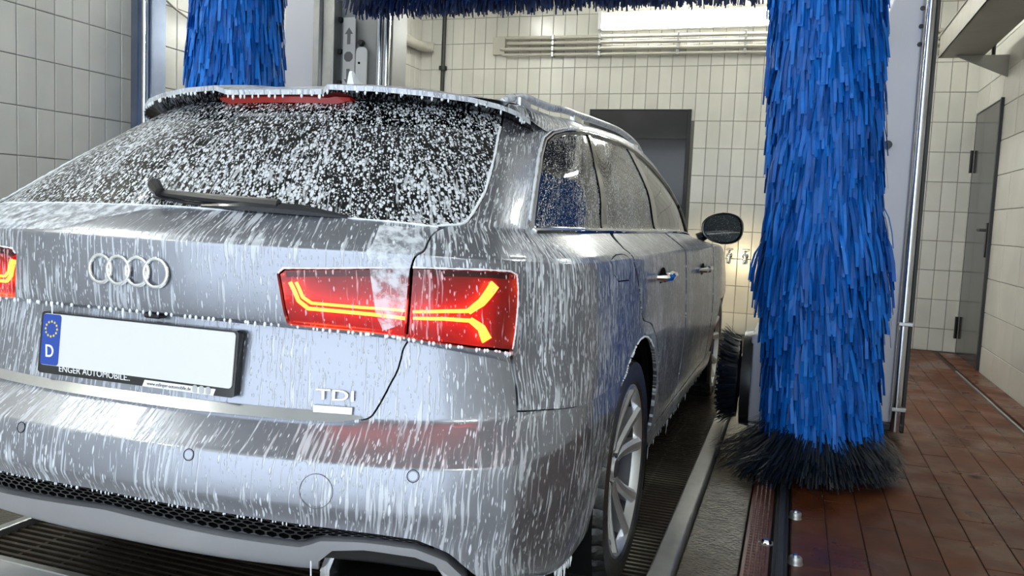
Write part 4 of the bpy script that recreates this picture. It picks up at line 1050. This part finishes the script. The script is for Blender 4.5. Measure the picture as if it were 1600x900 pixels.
for y in (RA, FA):
    for sg in (1, -1): make_wheel((sg*(.915-h), y, TR-.001), sg)
for y in (RA, FA):                                       # wheel-well liners
    for sg in (1, -1):
        V = []; K = 24
        for i in range(K+1):
            a = math.radians(-25+230*i/K)
            for x in (.56, .905): V.append((sg*x, y+(AR+.012)*math.cos(a), .34+(AR+.012)*math.sin(a)))
        F = [(2*i, 2*i+1, 2*i+3, 2*i+2) for i in range(K)]+[tuple(2*i for i in range(K+1))]
        link('wheel_liner', mesh('wheel_liner', V, F), M_['inner_black'], car)

# ------- seats seen dimly through the panes
for x in (-.36, .36):
    sm = MB(); sm.box(x-.24, x+.24, 2.35, 2.50, .55, 1.08, .05); sm.box(x-.12, x+.12, 2.33, 2.42, 1.10, 1.27, .035); sm.box(x-.24, x+.24, 2.45, 2.95, .42, .58, .05); sm.build('front_seat', M_['seat_leather'], car)
sm = MB(); sm.box(-.66, .66, 1.35, 1.50, .55, 1.04, .05)
for x in (-.4, .4): sm.box(x-.12, x+.12, 1.33, 1.41, 1.05, 1.20, .03)
sm.build('rear_seat', M_['seat_leather'], car)
MB().box(-.70, .70, 3.25, 3.45, .80, .97, .04).build('dashboard', M_['seat_leather'], car)
MB().box(-.70, .70, .36, 1.30, .62, .65).build('load_cover', M_['seat_leather'], car)
# headlights throw a warm patch on the wall ahead
for sg in (1, -1):
    hl = panel('headlight', [(14.9, 12.6), (15.5, 12.4), (15.5, 14.4), (14.9, 14.6)] if sg > 0 else flip([(14.9, 12.6), (15.5, 12.4), (15.5, 14.4), (14.9, 14.6)]), 'front_glass', car, off=.003, gap=0)
    L = bpy.data.lights.new('headlight_beam', 'SPOT'); L.energy = HEADLIGHT = 60; L.color = (1, .80, .45); L.spot_size = math.radians(34); L.spot_blend = .6; L.shadow_soft_size = .05
    lo = bpy.data.objects.new('headlight_beam', L); COL.objects.link(lo); lo.parent = car; lo.location = (sg*.72, 4.97, .66); lo.rotation_euler = (math.radians(89), 0, 0)

# ------- hanging foam drips along the edges
def drip(mb, p, r, L):
    n = 6; V = [(p[0], p[1], p[2]+r*.4)]; rings = [(.55, .2), (1, -.25), (.85, -.6), (.45, -.88)]
    for rr, hh in rings:
        for k in range(n): a = 2*math.pi*k/n; V.append((p[0]+r*rr*math.cos(a), p[1]+r*rr*math.sin(a)*.8, p[2]+hh*L if hh < 0 else p[2]+hh*r))
    V.append((p[0], p[1], p[2]-L)); F = [(0, 1+k, 1+(k+1) % n) for k in range(n)]
    for q in range(3): F += [(1+q*n+k, 1+(q+1)*n+k, 1+(q+1)*n+(k+1) % n, 1+q*n+(k+1) % n) for k in range(n)]
    F += [(1+3*n+k, 1+4*n, 1+3*n+(k+1) % n) for k in range(n)]
    mb.add(V, F)
def drip_line(P, step=.011, r=(.0025, .0045), L=(.006, .013), long_=.03):
    mb = MB(); P = [Vector(p) for p in P]
    for a, b in zip(P[:-1], P[1:]):
        d = (b-a).length; n = max(1, int(d/step))
        for k in range(n):
            if random.random() < .22: continue
            t = (k+random.random()*.9)/n; rr = random.uniform(*r); LL = random.uniform(*L)
            if random.random() < long_: LL *= 2.6
            drip(mb, a.lerp(b, t), rr, LL)
    return mb
def sv_line(pts, off=.001, n=12):
    q = np.array(pts); k = np.linspace(0, len(q)-1, (len(q)-1)*n+1); q = np.stack([np.interp(k, np.arange(len(q)), q[:, i]) for i in (0, 1)], 1)
    return (surf(q[:, 0], q[:, 1])+normal(q[:, 0], q[:, 1])*off).tolist()
for P, kw in ((np.stack([xs, EY+.001, EZ-.014], 1).tolist(), dict(step=.013, r=(.0022, .005), L=(.003, .013))),
              (sv_line([(-1.95, 13.0), (0, 13.0), (1.95, 13.0)], .001), dict(step=.012)),
              (sv_line([(1.95, 13.02), (2.8, 13.02), (3.4, 13.06), (4.7, 13.15), (5.5, 13.22)], .003), dict(step=.016, L=(.004, .012))),
              (sv_line([(-1.95, 13.02), (-2.8, 13.02), (-3.4, 13.06), (-4.7, 13.15), (-5.5, 13.22)], .003), dict(step=.016, L=(.004, .012))),
              (sv_line([(s, v-.12) for s, v in line[::4]], .006), dict(step=.022, L=(.004, .012))),
              (sv_line([(s, vt(s)+.05) for s in np.linspace(-2.4, 2.4, 9)], -.001), dict(step=.06, r=(.0015, .0025), L=(.003, .008))),
              (sv_line([(5.2, .95), (5.91, .7), (6.85, .8), (7.27, .9)], -.001), dict(step=.04, r=(.0018, .003), L=(.01, .03), long_=.2)),
              (sv_line([(9.9, .35), (11, .35), (12.5, .35)], -.001), dict(step=.03, r=(.001, .002), L=(.006, .03), long_=.1)),
              (sv_line(arc(RA, AR, 60, 128, 8), .0), dict(step=.02, r=(.002, .0035), L=(.003, .006)))):
    o = drip_line(P, **kw).build('foam_drips', M_['foam'], car, True, 80); o['kind'] = 'stuff'
# beads of foam lying along the edges
def bead(pts, r0, r1, off=.001, n=14):
    P = sv_line(pts, off, n); rs = [random.uniform(r0, r1) for _ in P]
    o = MB().tube(P, r0, 6, rs=rs).build('foam_bead', M_['foam'], car, True, 80); o['kind'] = 'stuff'
for sg in (1, -1):
    fl = lambda l: [(s*sg, v) for s, v in l]
    bead(fl([(4.0, 16.98)]+WRt[:-1]), .0025, .0045)
    bead(fl([(1.84, 14.3), (1.90, 14.42), (2.31, 14.46), (2.91, 14.54), (3.46, 14.6)]), .0012, .003)
    bead(fl([(3.53, 14.62), (4.16, 14.66), (4.91, 14.69), (5.5, 14.68), (5.68, 14.6), (5.71, 14.3), (5.70, 13.97), (5.65, 13.57), (5.58, 13.3)]), .0012, .003)
    bead(fl([(6.8, 17.3), (7.5, 17.22), (9.15, 17.12), (10.7, 16.88), (12.2, 17.0)]), .003, .007)
    bead(fl([(6.36, 18.3), (6.30, 18.89), (6.30, 19.54), (6.37, 20.07), (6.6, 20.48), (7.06, 20.8), (7.97, 21.06), (9.11, 21.24), (10.24, 21.2)]), .002, .006, .003)
bead([(-4.0, 16.92), (-2.65, 17.1), (-1.64, 17.42), (0, 17.74), (1.64, 17.42), (2.65, 17.1), (4.0, 16.92)], .001, .0035)
# sheets of foam still clinging to the tailgate
both('foam_sheet', [(2.95, 16.75), (3.55, 16.75), (3.74, 16.35), (3.57, 15.1), (3.48, 14.6), (3.40, 13.8), (3.30, 13.4), (3.05, 13.2), (2.95, 13.6), (2.90, 14.3), (2.85, 15.2)], 'foam_sheet', car, off=.0035, gap=0, depth=0)
panel('foam_sheet', [(-3.6, 16.8), (-2.4, 17.0), (-1.0, 17.4), (.1, 17.6), (.5, 17.45), (0, 17.0), (-.8, 16.4), (-1.4, 15.6), (-2.2, 15.2), (-3.2, 15.4)], 'foam_sheet', car, off=.003, gap=0, depth=0)
# thin runs of foam falling to the floor from the bumper corner
o = MB()
for x, y, z0 in ((.80, .30, .34), (.86, .42, .32), (.87, .50, .31), (.47, .075, .42)):
    o.tube([(x, y, z0), (x+.003, y, z0-.1), (x-.002, y+.004, .02 if x > .5 else z0-.14)], .0016, 5)
o = o.build('foam_runs', M_['foam'], car, True); o['kind'] = 'stuff'

# ------------------------------------------------------------------ wash gantry
ga = thing('wash_gantry', 'wash gantry with white panelled legs and steel tubes over the car', 'car wash')
# right leg
MB().box(1.44, 1.885, 3.42, 3.72, .06, 2.75, .012).build('leg_panel', M_['white_panel'], ga)
MB().tube([(1.905, 3.39, .05), (1.905, 3.39, 2.75)], .026, 14).build('steel_tube', M_['steel_bright'], ga, True)
m = MB(); m.box(1.934, 1.952, 3.40, 3.46, .04, 2.75, .003); m.box(1.934, 1.952, 3.46, 3.60, .04, 2.75, .002); m.build('edge_profile', M_['dark_steel'], ga)
m = MB(); m.tube([(1.76, 3.415, 1.54), (1.76, 3.385, 1.54)], .022, 14); m.build('knob', M_['black_plastic'], ga, True)
for z in (.17, .62): MB().box(1.88, 1.95, 3.36, 3.42, z-.01, z+.01, .003).build('tube_clip', M_['galvanised'], ga)
MB().box(1.30, 1.95, 3.38, 3.75, .05, .09, .006).build('foot_beam', M_['dark_steel'], ga)
for z in (2.05, 2.14, 2.23): MB().lathe([(.0001, -.008), (.012, -.008), (.012, 0)], 8, (1.872, 3.42, z), 'y').build('bolt', M_['dark_steel'], ga)
# left leg
MB().box(-1.93, -1.70, 3.45, 3.72, .06, 2.75, .01).build('leg_panel', M_['white_panel'], ga)
m = MB(); m.box(-1.70, -1.655, 3.43, 3.72, .06, 2.75, .004); m.box(-1.655, -1.565, 3.47, 3.72, .06, 2.75, .004); m.box(-1.565, -1.545, 3.43, 3.72, .06, 2.75, .004); m.build('leg_frame', M_['galvanised'], ga)
MB().box(-1.545, -1.17, 3.52, 3.72, .06, 2.75, .004).build('leg_box', M_['grey_panel'], ga)
for z in (1.71, 1.90, 2.10, 2.30): MB().lathe([(.0001, -.02), (.016, -.02), (.020, 0)], 8, (-1.535, 3.50, z), 'y').build('bolt', M_['dark_steel'], ga)
sp_ = MB().box(-1.505, -1.415, 3.475, 3.485, 1.75, 2.31, .002).build('sign_plate', M_['sign_white'], ga); sp_['label'] = 'white guide plate with arrow up, octagon and arrow down'
def flat(poly, mat, nm): return MB().prism(poly, lambda x, z: (-1.462+x, 3.4742, z), lambda x, z: (-1.462+x, 3.476, z)).build(nm, M_[mat], sp_)
arrow = [(-.012, -.055), (.012, -.055), (.012, .01), (.030, .01), (0, .052), (-.030, .01), (-.012, .01)]
flat([(x, z+2.195) for x, z in arrow], 'sign_grey', 'arrow_up')
flat([(.034*math.cos(math.pi/8+k*math.pi/4), 2.062+.034*math.sin(math.pi/8+k*math.pi/4)) for k in range(8)], 'sign_grey', 'octagon')
flat([(x, 1.93-z) for x, z in arrow], 'sign_grey', 'arrow_down')
m = MB(); m.prism(rrect(-1.405, -1.325, 1.55, 2.12, .03), lambda x, z: (x, 3.47, z), lambda x, z: (x, 3.48, z)); br = m.build('bracket_plate', M_['lamp_white'], ga)
for i, z in enumerate((1.68, 1.86, 2.02)):
    MB().lathe([(.0001, -.003), (.008, -.003), (.008, 0)], 10, (-1.38+.012*(i % 2), 3.47, z), 'y').build('hole', M_['inner_black'], br)
MB().lathe([(.0001, -.03), (.018, -.03), (.022, 0)], 10, (-1.38, 3.5, 2.15), 'y').build('bolt', M_['dark_steel'], ga)
for x in (-1.235, -1.185): MB().tube([(x, 3.47, .05), (x, 3.47, 2.75)], .022, 14).build('steel_tube', M_['steel_bright'], ga, True)
MB().box(-2.0, -1.13, 3.40, 3.75, .0, .06, .006).build('foot_beam', M_['dark_steel'], ga)
MB().box(-1.98, 1.98, 3.45, 4.1, 2.75, 3.1, .02).build('cross_beam', M_['white_panel'], ga)
for sg, x in ((1, 1.52), (-1, -1.58)):
    MB().box(x-.09, x+.09, 2.4, 3.6, 2.80, 2.92, .01).build('brush_arm', M_['galvanised'], ga)
for sg in (-1, 1): MB().box(sg*1.22-.03, sg*1.22+.03, 2.95, 3.5, 2.52, 2.62, .008).build('top_brush_arm', M_['galvanised'], ga)

# wheel washer at the right leg
ww = thing('wheel_washer', 'black round wheel brush with white housing beside the front of the car', 'wheel washer', (1.19, 3.05, 0))
MB().box(-.02, .20, -.05, .50, .10, .55, .012).build('housing', M_['white_panel'], ww)
MB().box(-.01, .22, -.09, .5, .06, .10, .006).build('base', M_['galvanised'], ww)
MB().lathe([(.0001, -.03), (.10, -.03), (.11, -.01), (.245, -.008), (.25, .02), (.25, .04), (.0001, .04)], 36, (-.05, .1, .30), 'x').build('brush_disc', M_['black_plastic'], ww, True)
def bristle_mesh(name, paths, widths, nseg):
    """paths (n, nseg+1, 3), side dirs (n, nseg+1, 3)"""
    P, D = paths; n = len(P); w = widths[:, None, None]
    tap = np.linspace(1, .85, nseg+1)[None, :, None]
    A = P+D*w*.5*tap; B = P-D*w*.5*tap; V = np.stack([A, B], 2).reshape(n, -1, 3)
    base = (np.arange(n)*2*(nseg+1))[:, None, None]; k = np.arange(nseg)[None, :, None]
    F = base+np.concatenate([2*k, 2*k+1, 2*k+3, 2*k+2], 2)
    me = bpy.data.meshes.new(name); V = V.reshape(-1, 3); F = F.reshape(-1, 4)
    me.vertices.add(len(V)); me.vertices.foreach_set('co', V.astype(np.float32).ravel())
    me.loops.add(F.size); me.loops.foreach_set('vertex_index', F.astype(np.int32).ravel())
    me.polygons.add(len(F)); me.polygons.foreach_set('loop_start', np.arange(0, F.size, 4, dtype=np.int32)); me.polygons.foreach_set('loop_total', np.full(len(F), 4, np.int32))
    me.update(calc_edges=True); me.polygons.foreach_set('use_smooth', [True]*len(F)); return me
# bristles of the wheel brush
n = 1500; a = rng.uniform(0, 2*math.pi, n); r0 = rng.uniform(.04, .22, n); t = np.linspace(0, 1, 4)[None, :]
L = rng.uniform(.06, .10, n)[:, None]; sp = (r0/.22*.05+rng.normal(0, .008, n))[:, None]
rad = r0[:, None]+sp*t**1.5; P = np.stack([-.08-L*t, .1+rad*np.cos(a)[:, None], .30+rad*np.sin(a)[:, None]], -1)
D = np.stack([np.zeros_like(rad), -np.sin(a)[:, None]*np.ones_like(rad), np.cos(a)[:, None]*np.ones_like(rad)], -1)
o = link('bristles', bristle_mesh('wheel_bristles', (P, D), np.full(n, .010), 3), M_['bristle_black'], ww); o['kind'] = 'stuff'

# vertical wash brushes
def strip_paths(n, z_lo, z_hi, R, a=None, z=None, L=(.20, .34), flare=None, stiff=.5, nseg=5, start=.10):
    a = rng.uniform(0, 2*math.pi, n) if a is None else a; z = rng.uniform(z_lo, z_hi, n) if z is None else z
    t = np.linspace(0, 1, nseg+1)[None, :]; L = rng.uniform(L[0], L[1], n)[:, None]
    Rz = R(z) if callable(R) else np.full(n, R); Rz = (Rz*rng.normal(1, .045, n))[:, None]
    rad = start+(Rz-start)*(1-np.exp(-3.2*t))/(1-math.exp(-3.2))
    drop = L*(t**(1+stiff))
    da = rng.normal(0, .07, n)[:, None]*t**1.4
    aa = a[:, None]+da+.06*np.sin(3*z)[:, None]*t
    P = np.stack([rad*np.cos(aa), rad*np.sin(aa), z[:, None]-drop], -1)
    tw = rng.normal(0, .42, n)[:, None]+rng.normal(0, .3, n)[:, None]*t
    tang = np.stack([-np.sin(aa), np.cos(aa), np.zeros_like(aa)], -1); outw = np.stack([np.cos(aa), np.sin(aa), np.zeros_like(aa)], -1)
    D = tang*np.cos(tw)[..., None]+outw*np.sin(tw)[..., None]
    return P, D
def solo_strips(parent, P, D, w, nseg, mat, name='strip'):
    for i in range(len(P)):
        me = bristle_mesh(name, (P[i:i+1], D[i:i+1]), w[i:i+1], nseg); link(name, me, M_[mat], parent)
def brush(name, label, loc, z_lo, z_hi, R, N, cam_dir, n_solo, zs, black, tilt=0):
    root = thing(name, label, 'brush', loc, 'vertical wash brushes')
    MB().tube([(0, 0, max(0.03, z_lo-.35)), (0, 0, 2.85)], .06, 16).build('core', M_['dark_steel'], root, True)
    MB().lathe([(.0001, 0), (.16, 0), (.16, .04), (.0001, .04)], 24, (0, 0, z_hi+.02)).build('top_plate', M_['galvanised'], root, True)
    P, D = strip_paths(N, z_lo, z_hi, R); w = rng.uniform(.012, .020, N)
    o = link('bristles', bristle_mesh(name+'_bristles', (P, D), w, 5), M_['bristle_blue'], root); o['kind'] = 'stuff'
    a = cam_dir+rng.uniform(-1.15, 1.15, n_solo); z = rng.uniform(zs[0], zs[1], n_solo)
    R2 = lambda z: R(z)*1.035
    P, D = strip_paths(n_solo, 0, 1, R2, a, z); w = rng.uniform(.013, .020, n_solo); solo_strips(root, P, D, w, 5, 'strip_blue')
    if black:
        n = 2600; zb = rng.uniform(.10, .30, n); nseg = 5; ab = rng.uniform(0, 2*math.pi, n); t = np.linspace(0, 1, nseg+1)[None, :]
        Rb = rng.uniform(.27, .37, n)[:, None]+.13*(np.cos(ab-3.7)[:, None] > .75)*rng.uniform(0, 1, n)[:, None]; rad = .08+(Rb-.08)*t**.8; zz = np.maximum(zb[:, None]-(zb[:, None]-rng.uniform(.012, .14, n)[:, None])*t**1.4, .01)
        P = np.stack([rad*np.cos(ab)[:, None], rad*np.sin(ab)[:, None], zz], -1); D = np.stack([-np.sin(ab)[:, None]*np.ones_like(rad), np.cos(ab)[:, None]*np.ones_like(rad), 0*rad], -1)
        o = link('floor_bristles', bristle_mesh('floor_bristles', (P, D), rng.uniform(.004, .008, n), nseg), M_['bristle_black'], root); o['kind'] = 'stuff'
    root.rotation_euler = (0, tilt, 0)
    return root
R_right = lambda z: .234+.045*np.exp(-((z-1.06)/.20)**2)+.010*np.exp(-((z-.45)/.25)**2)
brush('wash_brush', 'tall blue strip brush with black foot bristles right of the car', (1.515, 2.6, 0), .34, 2.65, R_right, 6500, -math.pi/2-.05, 300, (.45, 2.45), True, -.055)
R_left = lambda z: .226+.012*np.exp(-((z-1.95)/.2)**2)
brush('wash_brush', 'blue strip brush rising behind the left roof edge of the car', (-1.50, 2.40, 0), 1.0, 2.65, R_left, 5000, -math.pi/2+.75, 170, (1.78, 2.5), False)
# horizontal top brush
tb = thing('top_brush', 'horizontal dark blue brush roll hanging above the car', 'brush', (0, 3.0, 2.54))
MB().tube([(-1.20, 0, 0), (1.16, 0, 0)], .06, 16).build('core', M_['dark_steel'], tb, True)
n = 9000; a = rng.uniform(0, 2*math.pi, n); x = rng.uniform(-1.16, 1.10, n); nseg = 3; t = np.linspace(0, 1, nseg+1)[None, :]
Rt = rng.normal(.345, .012, n)[:, None]; rad = .06+(Rt-.06)*t; aa = a[:, None]+rng.normal(0, .08, n)[:, None]*t
P = np.stack([x[:, None]+rng.normal(0, .02, n)[:, None]*t, rad*np.cos(aa), rad*np.sin(aa)], -1); D = np.zeros_like(P); D[..., 0] = 1
o = link('bristles', bristle_mesh('top_bristles', (P, D), rng.uniform(.006, .012, n), nseg), M_['bristle_navy'], tb); o['kind'] = 'stuff'
